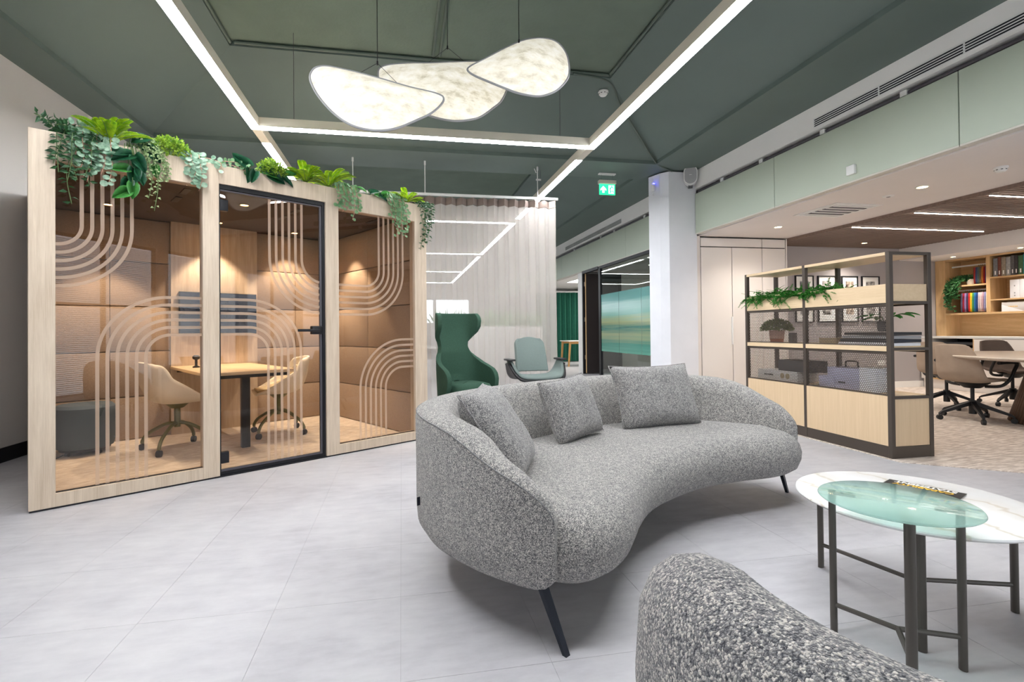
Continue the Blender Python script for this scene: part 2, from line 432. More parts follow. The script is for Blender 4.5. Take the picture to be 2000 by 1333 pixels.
# ================================================================== SETTING
XL, XR, YF, YB = -3.257, 4.3, -1.5, 23.0     # left wall, right fascia plane, wall behind the camera, far end
floor = struct(bx('floor', 'tile_joint', None, XL-.2, 9.8, YF-.2, YB+.2, -.12, -.0015))
TX, TY = .47, .49
tile_me = B().box(.0006, TX-.0006, .0006, TY-.0006, -.02, 0, bev=.0005, seg=1).mesh('floor_tile', 0)
tile_me.materials.append(M('vinyl'))
for i in range(-7, 10):
    for j in range(-3, 14):
        obj('floor_tile', tile_me, None, floor, loc=(-.01+i*TX, 1.036+j*TY, 0))
# plainer vinyl outside the near tiles
far_floor = B()
far_floor.box(XL-.1, 9.7, 1.036+14*TY, YB+.1, -.02, -.0004); far_floor.box(XL-.1, 9.7, YF-.1, 1.036-3*TY, -.02, -.0004)
stuff(far_floor.out('vinyl_surround', 'vinyl', floor, 0))
carpet = B().prism([(3.79, 7.3), (3.79, 3.23), (4.6, 2.62), (5.6, 2.2), (9.7, 1.9), (9.7, 7.3)], -.01, .006).out('floor_carpet', 'carpet', None, 0)
struct(carpet, 'beige brushed-pattern carpet of the meeting area')

struct(bx('wall_left', 'wall_paint', None, XL-.12, XL, YF-.1, YB, 0, 3.5))
struct(bx('baseboard_left', 'black_skirting', None, XL, XL+.012, YF, YB, 0, .12))

# coffered green ceiling
cx0, cx1 = -2.87, 3.575; ZB, ZT = 3.39, 3.9
cb = B()
def quad(a, b_, c, d): cb.face(a, b_, c, d)
ys = [-7.79+7.5*k for k in range(4)]
strips = [YF-.3]
for y0 in ys: strips += [max(y0, YF-.3), y0+6.79]
strips.append(YB+.2)
flats = []
for k, y0 in enumerate(ys):
    y1 = y0+6.79
    if y1 < YF: continue
    st = .05
    quad((cx0, y0, ZB), (cx0, y1, ZB), (cx0, y1, ZB+st), (cx0, y0, ZB+st)); quad((cx1, y0, ZB), (cx1, y0, ZB+st), (cx1, y1, ZB+st), (cx1, y1, ZB))
    quad((cx0, y0, ZB), (cx0, y0, ZB+st), (cx1, y0, ZB+st), (cx1, y0, ZB)); quad((cx0, y1, ZB), (cx1, y1, ZB), (cx1, y1, ZB+st), (cx0, y1, ZB+st))
    I = 1.22; a0, a1, b0, b1 = cx0+I, cx1-I, y0+I, y1-I
    o_ = [(cx0, y0, ZB+st), (cx1, y0, ZB+st), (cx1, y1, ZB+st), (cx0, y1, ZB+st)]; i_ = [(a0, b0, ZT), (a1, b0, ZT), (a1, b1, ZT), (a0, b1, ZT)]
    for q in range(4): quad(o_[q], o_[(q+1) % 4], i_[(q+1) % 4], i_[q])
    j_ = [(x, y, ZT+.05) for x, y, z in i_]
    for q in range(4): quad(i_[q], i_[(q+1) % 4], j_[(q+1) % 4], j_[q])
    flats.append(j_)
for a, b_ in zip(strips[::2], strips[1::2]):
    if b_ > a+.01: quad((cx0, a, ZB), (cx1, a, ZB), (cx1, b_, ZB), (cx0, b_, ZB))
quad((XL-.1, YF-.3, ZB), (cx0, YF-.3, ZB), (cx0, YB+.2, ZB), (XL-.1, YB+.2, ZB)); quad((cx1, YF-.3, ZB), (XR+.06, YF-.3, ZB), (XR+.06, YB+.2, ZB), (cx1, YB+.2, ZB))
ceiling = struct(cb.out('ceiling', 'green_ceiling', None, 0))
for f in flats:
    o = B().box(f[0][0]-.02, f[1][0]+.02, f[0][1]-.02, f[2][1]+.02, ZT+.05, ZT+.09).out('coffer_panel', 'green_rough', ceiling, 0)
struct(bx('ceiling_slab', 'green_ceiling', None, XL-.12, 9.9, YF-.3, YB+.3, 4.05, 4.2))

# wall behind the camera, with windows and blinds (seen only as reflections)
wf = struct(B().box(XL-.1, 9.8, YF-.12, YF, 0, .06).box(XL-.1, 9.8, YF-.12, YF, 2.65, 4.05).out('wall_front', 'white_paint', None, 0))
for k, x in enumerate([XL-.1, -1.2, .95, 3.1, 5.2, 7.3, 9.5]):
    bx('window_pier', 'white_paint', wf, x, x+.22, YF-.12, YF, .06, 2.65)
for k, (x0, x1) in enumerate([(-3.1, -1.2), (-.98, .95), (1.17, 3.1), (3.32, 5.2), (5.42, 7.3), (7.52, 9.5)]):
    wn = struct(B().box(x0, x1, YF-.10, YF-.05, .06, .11).box(x0, x1, YF-.10, YF-.05, 2.6, 2.65).box(x0, x0+.05, YF-.10, YF-.05, .11, 2.6).box(x1-.05, x1, YF-.10, YF-.05, .11, 2.6)
                .box((x0+x1)/2-.03, (x0+x1)/2+.03, YF-.10, YF-.05, .11, 2.6).box(x0+.05, x1-.05, YF-.10, YF-.05, 1.5, 1.56).out('window_%d' % (k+1), 'black_metal', None, 0))
    sl = B()
    for q in range(80): sl.box(x0+.02, x1-.02, YF-.03, YF-.008, .1+q*.031, .108+q*.031)
    sl.box(x0+.02, x1-.02, YF-.035, YF-.005, .055, .085)
    stuff(sl.out('blind', 'white_plastic', wn, 0))
# far end of the floor: bright windows above a sill
wb = struct(B().box(XL-.1, 9.8, YB, YB+.12, 0, 1.45).box(XL-.1, 9.8, YB, YB+.12, 2.5, 4.05).box(3.1, 9.8, YB, YB+.12, 1.45, 2.5).out('wall_far', 'white_paint', None, 0))
for k in range(4): bx('window_pier', 'white_paint', wb, XL-.1+k*1.6, XL+.05+k*1.6, YB, YB+.12, 1.45, 2.5)

# column
col = struct(B().prism([(4.33, 6.71), (3.885, 6.71), (3.80, 6.82), (3.735, 7.03), (3.93, 7.36), (4.33, 7.36)], 0, ZB-.02).out('column', 'column_paint', None, 20), 'white chamfered column beside the loudspeaker')

# right fascia: white band with grille, conduit recess, sage panels
wr = struct(B().box(XR+.09, XR+.2, YF-.1, YB, 2.45, 3.14).box(XR, XR+.2, YF-.1, YB, 3.125, ZB+.1).box(XR, XR+.2, YF-.1, YB, ZB+.1, 4.05).out('wall_right_fascia', 'white_paint', None, 0))
bx('back_recess', 'dark_void', wr, XR+.085, XR+.0895, YF, YB, 3.02, 3.124)
Pj = [-1.5, -.755, 1.2, 3.155, 5.111, 6.70]
segs = list(zip(Pj, Pj[1:]))+[(7.36, 9.03), (9.03, 10.99), (10.99, 12.95), (12.95, 14.9), (14.9, 16.86), (16.86, 18.8), (18.8, 20.8), (20.8, 22.9)]
for y0, y1 in segs:
    p = bx('panel', 'green_panel', wr, XR, XR+.03, y0+.004, y1-.004, 2.47, 3.05, bev=.002, seg=1)
    bx('panel_return', 'panel_edge', p, XR+.03, XR+.085, y0+.004, y1-.004, 2.5, 3.05)
    bx('panel_underside', 'panel_edge', p, XR+.002, XR+.085, y0+.004, y1-.004, 2.455, 2.4695)
t = thing('cable_conduit', 'grey cable conduit running along the slot above the sage panels', 'conduit', (XR+.045, 0, 3.085))
B().cyl((0, -1.4, 0), (0, 6.68, 0), .018, n=10).cyl((0, 7.38, 0), (0, 20, 0), .018, n=10).out('pipe', 'conduit_grey', t)
for y in (-.8, .5, 2, 3.6, 4.45, 5.35, 6.1, 8.3, 9.6, 10.3, 12.0): bx('clip', 'white_plastic', t, -.028, .03, y-.03, y+.03, -.024, .024)
def grille(y0, y1, label, z0=3.165, z1=3.25, n=4):
    g = thing('air_grille', label, 'grille', (XR, y0, z0), group='linear air grilles above the sage panels')
    L = y1-y0; h = z1-z0
    B().box(-.004, .0, -.012, L+.012, -.008, 0).box(-.004, 0, -.012, L+.012, h, h+.008).box(-.004, 0, -.012, 0, 0, h).box(-.004, 0, L, L+.012, 0, h).out('frame', 'white_plastic', g)
    bx('backing', 'dark_void', g, -.0015, .0, 0, L, 0, h)
    for k in range(n): bx('slat', 'white_plastic', g, -.006, -.0015, 0, L, h*(k+.62)/n, h*(k+1.0)/n-.001)
    for k in range(int(L/.75)): bx('divider', 'white_plastic', g, -.0055, -.0015, .7*(k+1), .7*(k+1)+.012, 0, h)
grille(1.0, 4.525, 'long linear air grille in the white band right of the column')
grille(9.2, 12.6, 'linear air grille in the white band beyond the column')

# soffit and slatted raft over the meeting area
struct(bx('ceiling_soffit', 'soffit_paint', None, XR+.085, 9.8, YF, YB, 2.44, 2.5))
raft = struct(bx('ceiling_raft', 'slat_wood', None, 5.9, 8.5, .8, 7.21, 2.424, 2.44))
struct(B().box(5.9, 5.925, .8, 7.21, 2.396, 2.424).out('trim_1', 'slat_wood', None, 0), 'brown edge trim of the slatted ceiling')
sl_me = B().box(0, 2.575, 0, .034, 0, .024).mesh('slat', 0); sl_me.materials.append(M('slat_wood'))
y = 2.5
while y < 7.19:
    obj('slat', sl_me, None, raft, loc=(5.925, y, 2.4)); y += .056
for k, (yy, lab) in enumerate([(5.68, 'warm LED line nearest the framed pictures in the slatted ceiling'), (4.855, 'middle warm LED line in the slatted ceiling'), (4.095, 'warm LED line nearest the right edge in the slatted ceiling')]):
    t = thing('linear_light', lab, 'light', (5.95, yy, 2.39), group='linear lights in the slatted ceiling')
    bx('housing', 'bronze_metal', t, 0, 2.19, -.011, .011, .003, .03)
    bx('diffuser', 'led_warm', t, .005, 2.185, -.005, .005, -.002, .003)

# meeting-area walls
wbk = struct(bx('wall_back', 'grey_wall', None, XR+.03, 9.8, 7.21, 7.31, 0, 2.44))
struct(bx('baseboard_back', 'white_paint', None, 5.89, 8.95, 7.195, 7.21, .006, .11))
struct(bx('wall_right', 'wall_paint', None, 9.6, 9.75, YF, YB, 0, 2.5))
struct(bx('wall_right_bulkhead', 'soffit_paint', None, 8.505, 9.6, 1.2, 7.21, 2.193, 2.424))
struct(bx('wall_back_pier', 'cabinet_paint', None, XR+.03, 4.408, 6.755, 7.21, 0, 2.44), 'narrow white wall strip between column and tall cupboards')
# tall white cupboards
t = thing('tall_cupboard', 'white built-in tall cupboards between column and grey wall', 'cupboard', (4.415, 6.755, 0))
bx('carcass', 'gap_dark', t, .002, 1.47, .02, .45, 0, 2.425)
bx('end_panel', 'cabinet_paint', t, 1.452, 1.473, -.004, .45, 0, 2.432)
for x0, x1 in ((0, 1.037), (1.037, 1.447)): bx('upper_door', 'cabinet_paint', t, x0+.006, x1-.004, 0, .02, 2.29, 2.417, bev=.002, seg=1)
for k, (x0, x1) in enumerate(((0, .52), (.52, 1.037), (1.037, 1.447))):
    d = bx('door', 'cabinet_paint', t, x0+.006, x1-.004, 0, .02, .08, 2.276, bev=.002, seg=1)
    if k == 0: bx('handle', 'white_plastic', d, x1-.022, x1-.002, -.022, .0, .81, 1.23, bev=.004)
bx('plinth', 'cabinet_paint', t, 0, 1.47, .03, .05, 0, .08)
# framed pictures
PH = {}
for k in range(4):
    m, nt, b = newmat('photo_%d' % k); v = coords(nt, (1, 1, .8)); f = noise(nt, v, 9+3*k, 5, .6)
    c = [((36, 36, 40), (190, 190, 192)), ((50, 48, 46), (216, 212, 206)), ((60, 48, 42), (214, 196, 178)), ((40, 38, 38), (200, 194, 188))][k]
    nt.links.new(ramp(nt, f, [(.38, lin(*c[0])), (.62, lin(*c[1]))]), b.inputs['Base Color']); b.inputs['Roughness'].default_value = .3
for k, (x0, x1, lab) in enumerate([(6.42, 6.77, 'black framed photograph leftmost of the four on the grey wall'), (6.853, 7.2, 'black framed photograph second from the left on the grey wall'),
                                   (7.316, 7.636, 'black framed photograph third from the left on the grey wall'), (7.713, 8.07, 'black framed photograph rightmost of the four on the grey wall')]):
    t = thing('framed_picture', lab, 'picture', (x0, 7.21, 1.14), group='four framed pictures on the grey wall')
    W, H = x1-x0, .78; f = .016
    B().box(0, f, -.025, 0, 0, H).box(W-f, W, -.025, 0, 0, H).box(f, W-f, -.025, 0, 0, f).box(f, W-f, -.025, 0, H-f, H).out('frame', 'black_metal', t)
    mt = bx('mount', 'paper', t, f, W-f, -.012, -.004, f, H-f)
    bx('photo', 'photo_%d' % k, mt, W*.26, W*.74, -.014, -.0121, .13, H-.09)
t = thing('wall_socket', 'white switch plate low on the grey wall behind the shelving', 'socket', (8.1, 7.21, .43), group=None)  # electrical wall socket: a plate with a plain raised insert
bx('plate', 'white_plastic', t, -.075, .075, -.01, 0, -.045, .045, bev=.004); bx('socket_insert', 'white_plastic', t, -.02, .02, -.014, -.01, -.012, .02, bev=.002)

def downlight(loc, label, r=.045, power=12, col=(1, .92, .82), mat='downlight_warm', group=None, spot=140, rim='white_plastic', blend=.9):
    t = thing('downlight', label, 'downlight', loc, group=group)
    B().lathe([(r*1.25, 0), (r*1.25, -.004), (r*.98, -.006), (r*.98, 0)], 24, cap=False).out('rim', rim, t)
    B().lathe([(.001, -.001), (r*.97, -.001)], 20, cap=False).out('lens', mat, t)
    if power:
        l = bpy.data.lights.new('lamp', 'SPOT'); l.energy = power; l.color = col; l.spot_size = R(spot); l.spot_blend = blend; l.shadow_soft_size = r*.8
        lo = bpy.data.objects.new('lamp', l); C.objects.link(lo); lo.parent = t; lo.location = (0, 0, -.015)
    return t
G = 'downlights in the white soffit'
downlight((5.1, 6.0, 2.44), 'small warm downlight in the soffit above the tall cupboards', group=G, power=42)
downlight((5.1, 4.08, 2.44), 'small warm downlight in the soffit between air diffuser and smoke detector', group=G, power=42)
G = 'downlights under the bookcase bulkhead'
downlight((8.9, 6.65, 2.193), 'small downlight under the bulkhead above the hanging plant', .03, 26, group=G, spot=110)
downlight((8.9, 5.75, 2.193), 'small downlight under the bulkhead above the coloured books', .03, 26, group=G, spot=110)
downlight((8.9, 4.7, 2.193), 'small downlight under the bulkhead past the right edge of the books', .03, 26, group=G, spot=110)
downlight((7.3, 6.75, 2.4), 'downlight in the slatted ceiling washing the framed pictures', .04, 70, group=None, rim='bronze_metal', spot=120, col=(1, .92, .82))
t = thing('air_diffuser', 'square white ceiling air diffuser with louvre blades in the soffit', 'diffuser', (5.08, 5.05, 2.44))
B().box(-.31, .31, -.31, .31, -.006, 0).out('plate', 'white_plastic', t)
for k in range(9):
    s = .235-.0; yk = -.22+k*.05
    bx('blade', 'conduit_grey' if k % 2 else 'white_plastic', t, -s, s, yk, yk+.03, -.014, -.006)
B().box(-.26, .26, -.26, -.245, -.012, -.006).box(-.26, .26, .245, .26, -.012, -.006).box(-.26, -.245, -.245, .245, -.012, -.006).box(.245, .26, -.245, .245, -.012, -.006).out('frame', 'white_plastic', t)
t = thing('ceiling_sensor', 'small flat round sensor in the soffit beside the downlight', 'sensor', (5.09, 4.42, 2.44))
B().lathe([(.055, 0), (.05, -.008), (.02, -.012), (.001, -.012)], 24, cap=False).out('body', 'white_plastic', t); B().lathe([(.02, -.0121), (.001, -.016)], 16, cap=False).out('lens', 'conduit_grey', t)
def smoke(loc, label, s=1):
    t = thing('smoke_detector', label, 'detector', loc)
    B().lathe([(.06*s, 0), (.06*s, -.015*s), (.052*s, -.02*s), (.048*s, -.03*s), (.05*s, -.034*s), (.035*s, -.052*s), (.001, -.055*s)], 28, cap=False).out('body', 'white_plastic', t)
    for k in range(8):
        a = k*math.pi/4; m = Matrix.Rotation(a, 4, 'Z')
        B().box(.046*s, .0505*s, -.008*s, .008*s, -.033*s, -.026*s, mtx=m).out('vent', 'dark_void', t)
smoke((5.17, 3.47, 2.44), 'round white smoke detector under the white soffit', .85)
smoke((2.345, 5.464, 3.84), 'round white smoke detector under the green coffer', 1.0)
t = thing('wall_sensor', 'small white square sensor box on the sage fascia panel', 'sensor', (XR, 4.088, 2.57))
bx('body', 'white_plastic', t, -.03, 0, -.045, .045, -.045, .045, bev=.006)

# ------------------------------------------------------------ bookcase wall
BX = 9.243
t = thing('bookcase', 'oak bookcase with open bays set into the right wall', 'bookcase', (BX, 7.2, .886))
z0 = .886
def bk(name, mat, x0, x1, y0, y1, za, zb): return bx(name, mat, t, x0-BX, x1-BX, y0-7.2, y1-7.2, za-z0, zb-z0)
bk('back_panel', 'oak', BX+.335, BX+.35, 3.2, 7.2, z0, 2.192)
bk('side_panel', 'oak_v', BX, BX+.335, 7.04, 7.2, z0, 2.192); bk('top_board', 'oak', BX, BX+.335, 3.2, 7.04, 2.165, 2.192)
bk('upright', 'oak_v', BX, BX+.335, 6.375, 6.43, 1.275, 2.165); bk('upright', 'oak_v', BX, BX+.335, 4.9, 4.955, 1.275, 2.165)
bk('shelf', 'oak', BX, BX+.335, 3.2, 7.04, 1.245, 1.275); bk('shelf', 'oak', BX, BX+.335, 6.43, 7.04, 1.717, 1.74)
bk('shelf', 'oak', BX, BX+.335, 4.955, 6.375, 1.81, 1.832); bk('shelf', 'oak', BX, BX+.335, 4.955, 6.375, 1.455, 1.477)
for za in (2.07, 1.655): B().cyl((.16, -.77, za-z0), (.16, -.16, za-z0), .014, n=10).out('hanging_rail', 'white_plastic', t)
# counter under it
t = thing('storage_counter', 'cream storage counter with a white top below the oak bookcase', 'counter', (8.9, 7.2, 0))
def ck(name, mat, x0, x1, y0, y1, za, zb, bev=0): return bx(name, mat, t, x0-8.9, x1-8.9, y0-7.2, y1-7.2, za, zb, bev=bev)
ck('worktop', 'white_plastic', 8.885, 9.6, 3.0, 7.19, .852, .886, .002)
ck('end_panel', 'cabinet_paint', 8.9, 9.58, 7.02, 7.19, .16, .852); ck('plinth', 'cabinet_paint', 8.95, 9.58, 3.0, 7.19, 0, .16)
ck('back_board', 'gap_dark', 9.45, 9.58, 3.0, 7.02, .16, .852); ck('bottom_board', 'oak', 8.9, 9.45, 6.39, 7.02, .16, .185); ck('side_board', 'oak', 8.9, 9.45, 6.37, 6.39, .16, .852)
for k in range(6): ck('tray', 'bronze_metal', 8.93, 9.45, 6.4, 7.01, .27+k*.095, .276+k*.095)
for y1 in (6.365, 5.62, 4.87): ck('door', 'cabinet_paint', 8.885, 8.9, y1-.74, y1, .165, .846, .002)
k = 0
for i in range(6):
    o = bx('carpet_sample', ['desk_dark', 'office_grey', 'gap_dark', 'box_dark', 'office_grey', 'desk_dark'][i], None, 8.96, 9.42, 6.43, 6.98, .2775+i*.095-.095*(i == 0)*0, .325+i*.095-.004*(i % 3), bev=.004)
    tag(o, 'stack of grey carpet samples on the %s tray of the counter' % ['lowest', 'second', 'third', 'fourth', 'fifth', 'top'][i], 'samples', 'carpet samples in the counter trays')
# hanging fabric swatches
cols = [(120, 116, 150), (152, 26, 52), (150, 120, 170), (60, 52, 84), (198, 40, 34), (240, 198, 40), (60, 140, 86), (40, 110, 170), (20, 60, 120), (206, 190, 196), (226, 206, 206), (196, 160, 170), (150, 150, 196), (232, 226, 220), (190, 120, 60)]
words15 = ['lilac', 'crimson', 'violet', 'dark plum', 'red', 'yellow', 'green', 'blue', 'navy', 'pale mauve', 'blush', 'dusty pink', 'periwinkle', 'ivory', 'ochre']
def swatch(x, y, zt, zb, col, label, group):
    nm = 'cloth_%d_%d_%d' % col
    if nm not in MATS: plain(nm, col, .9, vary=.12, scale=40)
    t = thing('fabric_swatch', label, 'fabric', (x, y, zb), group=group)
    bm = B(); bm.grid(lambda u, v: Vector((-.1+.2*u, .006*math.sin(u*9+v*3), (zt-zb-.03)*v)), 9, 6)
    me = bm.mesh('cloth', 60); o = obj('cloth', me, nm, t); md = o.modifiers.new('s', 'SOLIDIFY'); md.thickness = .016; md.offset = 0
    B().tube([(0, 0, zt-zb-.03), (0, 0, zt-zb-.005), (0, .004, zt-zb+.012), (0, .012, zt-zb+.02)], .003, 6).out('hook', 'black_metal', t)
for i, c in enumerate(cols): swatch(BX+.15, 6.83-i*.0285, 1.635, 1.29, c, '%s fabric swatch hanging on the lower rail beside the hanging plant' % words15[i], 'swatches on the lower rail')
up_cols = [(150, 40, 40), (60, 70, 110), (90, 110, 110), (110, 90, 70), (196, 120, 50), (150, 30, 30), (50, 60, 120)]
up_words = ['brick red', 'slate blue', 'grey green', 'brown', 'orange', 'dark red', 'royal blue']
for i, c in enumerate(up_cols): swatch(BX+.15, 6.63-i*.028, 2.05, 1.75, c, '%s fabric swatch on the upper rail next to the upright' % up_words[i], 'swatches on the upper rail')
# books, binders, boxes in the right bay
bcol = [(110, 110, 114), (104, 52, 40), (138, 128, 112), (150, 150, 150), (88, 86, 88), (52, 48, 52), (60, 96, 64), (60, 150, 156), (104, 74, 150), (50, 80, 110), (150, 60, 60), (70, 70, 74), (120, 120, 90)]
bwd = ['mottled grey', 'rust brown', 'sand', 'silver grey', 'charcoal', 'black', 'moss green', 'turquoise', 'violet', 'steel blue', 'brick red', 'dark grey', 'khaki']
y = 6.345
for i, c in enumerate(bcol):
    wd = .06 if i not in (1, 4, 5) else .045
    nm = 'spine_%d' % i; plain(nm, c, .6, vary=.25, scale=30)
    o = thing('sample_book', '%s sample book on the top right bookcase shelf' % bwd[i], 'book', (BX+.02, y-wd, 1.832), group='sample books on the top shelf')
    h = .29+.008*((i*5) % 3)
    bx('cover', nm, o, 0, .24, .001, wd-.001, 0, h, bev=.003); bx('spine_label', 'paper', o, -.001, 0, wd*.35, wd*.65, .03, .09)
    y -= wd+.002
y = 6.13
for i in range(6):
    o = thing('white_binder', 'white binder with grey print, %s along the middle shelf' % ['first', 'second', 'third', 'fourth', 'fifth', 'sixth'][i], 'binder', (BX+.02, y-.125, 1.477), group='white binders on the middle shelf')
    bx('cover', 'box_white', o, 0, .24, .001, .124, 0, .285, bev=.004)
    for z in (.03, .07, .18): bx('print', 'office_grey', o, -.0008, 0, .055, .07, z, z+.02)
    y -= .127
t = thing('gift_box', 'grey and white box with gold print on the bottom right shelf', 'box', (BX+.02, 5.95, 1.275))
bx('body', 'box_grey', t, 0, .22, 0, .29, 0, .145, bev=.003); B().prism([(0, 0), (.29, 0), (.29, .11)], -.0008, 0, Matrix(((0, 0, 1, -.0005), (1, 0, 0, 0), (0, 1, 0, 0), (0, 0, 0, 1)))).out('white_corner', 'box_white', t)
for i in range(6): bx('gold_letter', 'gold', t, -.0012, 0, .085+i*.021, .099+i*.021, .07, .083)
o = bx('sample_box', 'box_white', None, BX+.02, BX+.24, 5.45, 5.84, 1.275, 1.33, bev=.003); tag(o, 'pale blue and white low box right of the gold-print box', 'box')
plain('box_blue', (150, 196, 214), .5); o = bx('swatch_card', 'box_blue', None, BX+.015, BX+.2, 5.5, 5.8, 1.33, 1.36, bev=.003); tag(o, 'pale blue card box on top of the low white box', 'box')
for i in range(3):
    o = bx('paper_sheet', 'paper', None, 8.98, 9.19, 6.55-.12*i, 6.8-.1*i, .8865+.0012*i, .8875+.0012*i); tag(o, 'loose white paper sheet on the counter, %s of three' % ['farthest', 'middle', 'nearest'][i], 'paper', 'papers on the counter')
# ------------------------------------------------------------ glass partition, door, rooms beyond
t = thing('glass_partition', 'glass partition with blurred teal film bands beyond the column', 'partition', (XR+.03, 0, 0))
B().box(-.02, .04, 7.36, 10.33, 2.40, 2.465).out('head_rail', 'black_metal', t); B().box(-.02, .04, 7.36, 10.33, 0, .03).out('sill_rail', 'black_metal', t)
bx('post', 'black_metal', t, -.02, .04, 10.33, 10.43, 0, 2.465)
for y0, y1 in ((7.38, 8.465), (8.475, 9.425), (9.435, 10.33)):
    g = bx('pane', 'clear_glass', t, .0, .008, y0, y1, .03, 2.40)
    bx('film', 'film_gradient', g, -.002, -.0008, y0, y1, .585, 1.82)
t = thing('door_leaf', 'dark brown door standing open beside the glass partition', 'door', (XR+.05, 11.33, 0))
bx('leaf', 'door_dark', t, .0, .9, -.05, -.01, .02, 2.39, bev=.002, seg=1); bx('edge_lipping', 'oak_v', t, -.012, .0, -.05, -.01, .02, 2.39)
for z in (.35, 1.25, 2.1): bx('hinge', 'chrome', t, -.03, -.005, -.01, .03, z, z+.1)
d1 = struct(B().box(-.02, .06, 10.43, 11.42, 2.40, 2.465).box(-.02, .06, 11.37, 11.42, 0, 2.40).out('door_1', 'black_metal', None, 0), 'black door frame beside the glass partition'); d1.location = (XR+.02, 0, 0)
struct(bx('wall_partition', 'white_paint', None, XR, 9.6, 11.425, 11.7, 0, 2.44))
struct(bx('wall_office', 'oak_v', None, 8.0, 8.1, 7.31, 11.42, 0, 2.44), 'wood wall inside the glazed office')
struct(bx('wall_green_room', 'white_paint', None, XR, 9.6, 16.4, 16.5, 0, 2.44))
for k, y in enumerate((8.3, 9.4, 10.5)):
    o = bx('office_cabinet', ['oak_v', 'desk_dark', 'oak_v'][k], None, 6.6, 7.1, y-.5, y+.5, 0, .75, bev=.004); tag(o, ['low wood cabinet behind the glass nearest the column', 'dark low cabinet behind the middle glass pane', 'low wood cabinet behind the glass nearest the door'][k], 'cabinet')
for k, y in enumerate((8.6, 9.8)):
    t = thing('ceiling_light', 'linear ceiling light inside the glazed office, %s' % ['nearer one', 'farther one'][k], 'light', (5.9, y, 2.44), group='lights in the glazed office')
    bx('housing', 'white_plastic', t, -.7, .7, -.05, .05, -.02, 0); bx('diffuser', 'ceiling_panel', t, -.69, .69, -.04, .04, -.024, -.02)
for k, (x, y) in enumerate(((5.3, 13.2), (6.6, 14.6))):
    t = thing('ceiling_light', ['square ceiling light panel over the wooden table', 'square ceiling light panel near the green curtain'][k], 'light', (x, y, 2.44), group='light panels in the curtain room')
    bx('frame', 'white_plastic', t, -.6, .6, -.6, .6, -.012, 0); bx('diffuser', 'ceiling_panel', t, -.56, .56, -.56, .56, -.016, -.012)
def wave_curtain(name, x0, x1, y, z0, z1, amp, wl, n=None, zs=2, ph=0, fade=None):
    n = n or int((x1-x0)/wl*14); bm = B()
    def fn(u, v):
        x = x0+(x1-x0)*u; a = amp*(1-.25*v) if fade is None else amp*fade(u, v)
        return Vector((x+.25*amp*math.sin(4*math.pi*(x-x0)/wl+ph), y+a*math.sin(2*math.pi*(x-x0)/wl+ph)+.012*math.sin(17*u+5*v), z0+(z1-z0)*v))
    bm.grid(fn, n, zs); return bm
t = thing('green_curtain', 'heavy dark green curtain in the room beyond the door', 'curtain', (4.35, 15.8, 0))
wave_curtain('c', 0, 4.5, 0, .02, 2.3, .06, .17, zs=3).out('cloth', 'green_curtain', t, 180); bx('rail', 'white_plastic', t, 0, 4.5, -.02, .02, 2.3, 2.34)
t = thing('wooden_table', 'wooden table with slanted legs before the green curtain', 'table', (5.05, 14.0, 0))
bx('tabletop', 'office_box', t, -.35, 1.0, -.4, .4, .72, .74, bev=.003); B().box(-.31, .96, -.36, -.33, .65, .72).box(-.31, .96, .33, .36, .65, .72).out('apron', 'oak_leg', t)
for x in (-.28, .9):
    for y in (-.33, .33): B().cyl((x, y, .72), (x-.05 if x < 0 else x+.05, y, 0), .035, .025, 10).out('leg', 'oak_leg', t)

# ------------------------------------------------------------ sheer curtain on its ceiling rail
t = thing('sheer_curtain', 'floor length sheer grey curtain hanging behind the two chairs', 'curtain', (0, 6.85, 0))
CX0, CX1, WL = -.75, 2.2, .148
dens = lambda u, v: 1.0-.3*v
wave_curtain('c', CX0, CX1, 0, .015, 2.80, .055, WL, 420, 8, fade=lambda u, v: .75+.25*v).out('cloth', 'sheer_curtain', t, 180)
wave_curtain('c', CX0, CX1, -.003, 2.80, 2.90, .055, WL, 420, 3, fade=lambda u, v: 1).out('heading_tape', 'curtain_tape', t, 180)
t = thing('curtain_rail', 'white straight curtain rail hung on rods from the ceiling', 'rail', (0, 6.85, 2.915))
bx('track', 'white_plastic', t, -.85, 2.23, -.018, .018, 0, .035, bev=.003)
for x in (-.62, .335, 1.93):
    B().cyl((x, 0, .03), (x, 0, .474), .007, n=8).cyl((x, 0, .42), (x, 0, .474), .013, n=10).out('rod', 'white_plastic', t)
t = thing('sprinkler', 'small white fitting clamped to the right curtain rod', 'fitting', (1.93, 6.85, 3.2))
B().box(-.02, .05, -.012, .012, -.008, .012).cyl((-.02, 0, .1), (-.045, 0, .16), .006, n=8).out('clamp', 'white_plastic', t)

# ------------------------------------------------------------ open office seen through the curtain
for k, (x, y, w_) in enumerate(((1.6, 11.2, 1.8), (3.0, 12.8, 1.3), (-.8, 13.4, 2.0))):
    t = thing('planter_unit', 'white planter unit with leafy plants behind the sheer curtain, %s' % ['nearest one', 'right one', 'left one'][k], 'planter', (x, y, 0), group='planter units behind the curtain')
    bx('box', 'office_box', t, -w_/2, w_/2, -.2, .2, 0, 1.15, bev=.006)
    bm = bmesh.new()
    for q in range(260):
        p = Vector((rnd.uniform(-w_/2, w_/2), rnd.uniform(-.18, .18), 1.15)); d = Vector((rnd.gauss(0, .35), rnd.gauss(0, .3), 1)).normalized(); L = rnd.uniform(.15, .5); s_ = d.cross(Vector((rnd.gauss(0, 1), rnd.gauss(0, 1), 0))).normalized()*.018
        bm.faces.new([bm.verts.new(p-s_*.4), bm.verts.new(p+d*L*.5-s_), bm.verts.new(p+d*L), bm.verts.new(p+d*L*.5+s_)])
    me = bpy.data.meshes.new('plants'); bm.to_mesh(me); bm.free(); stuff(obj('foliage', me, 'leaf_asparagus', t))
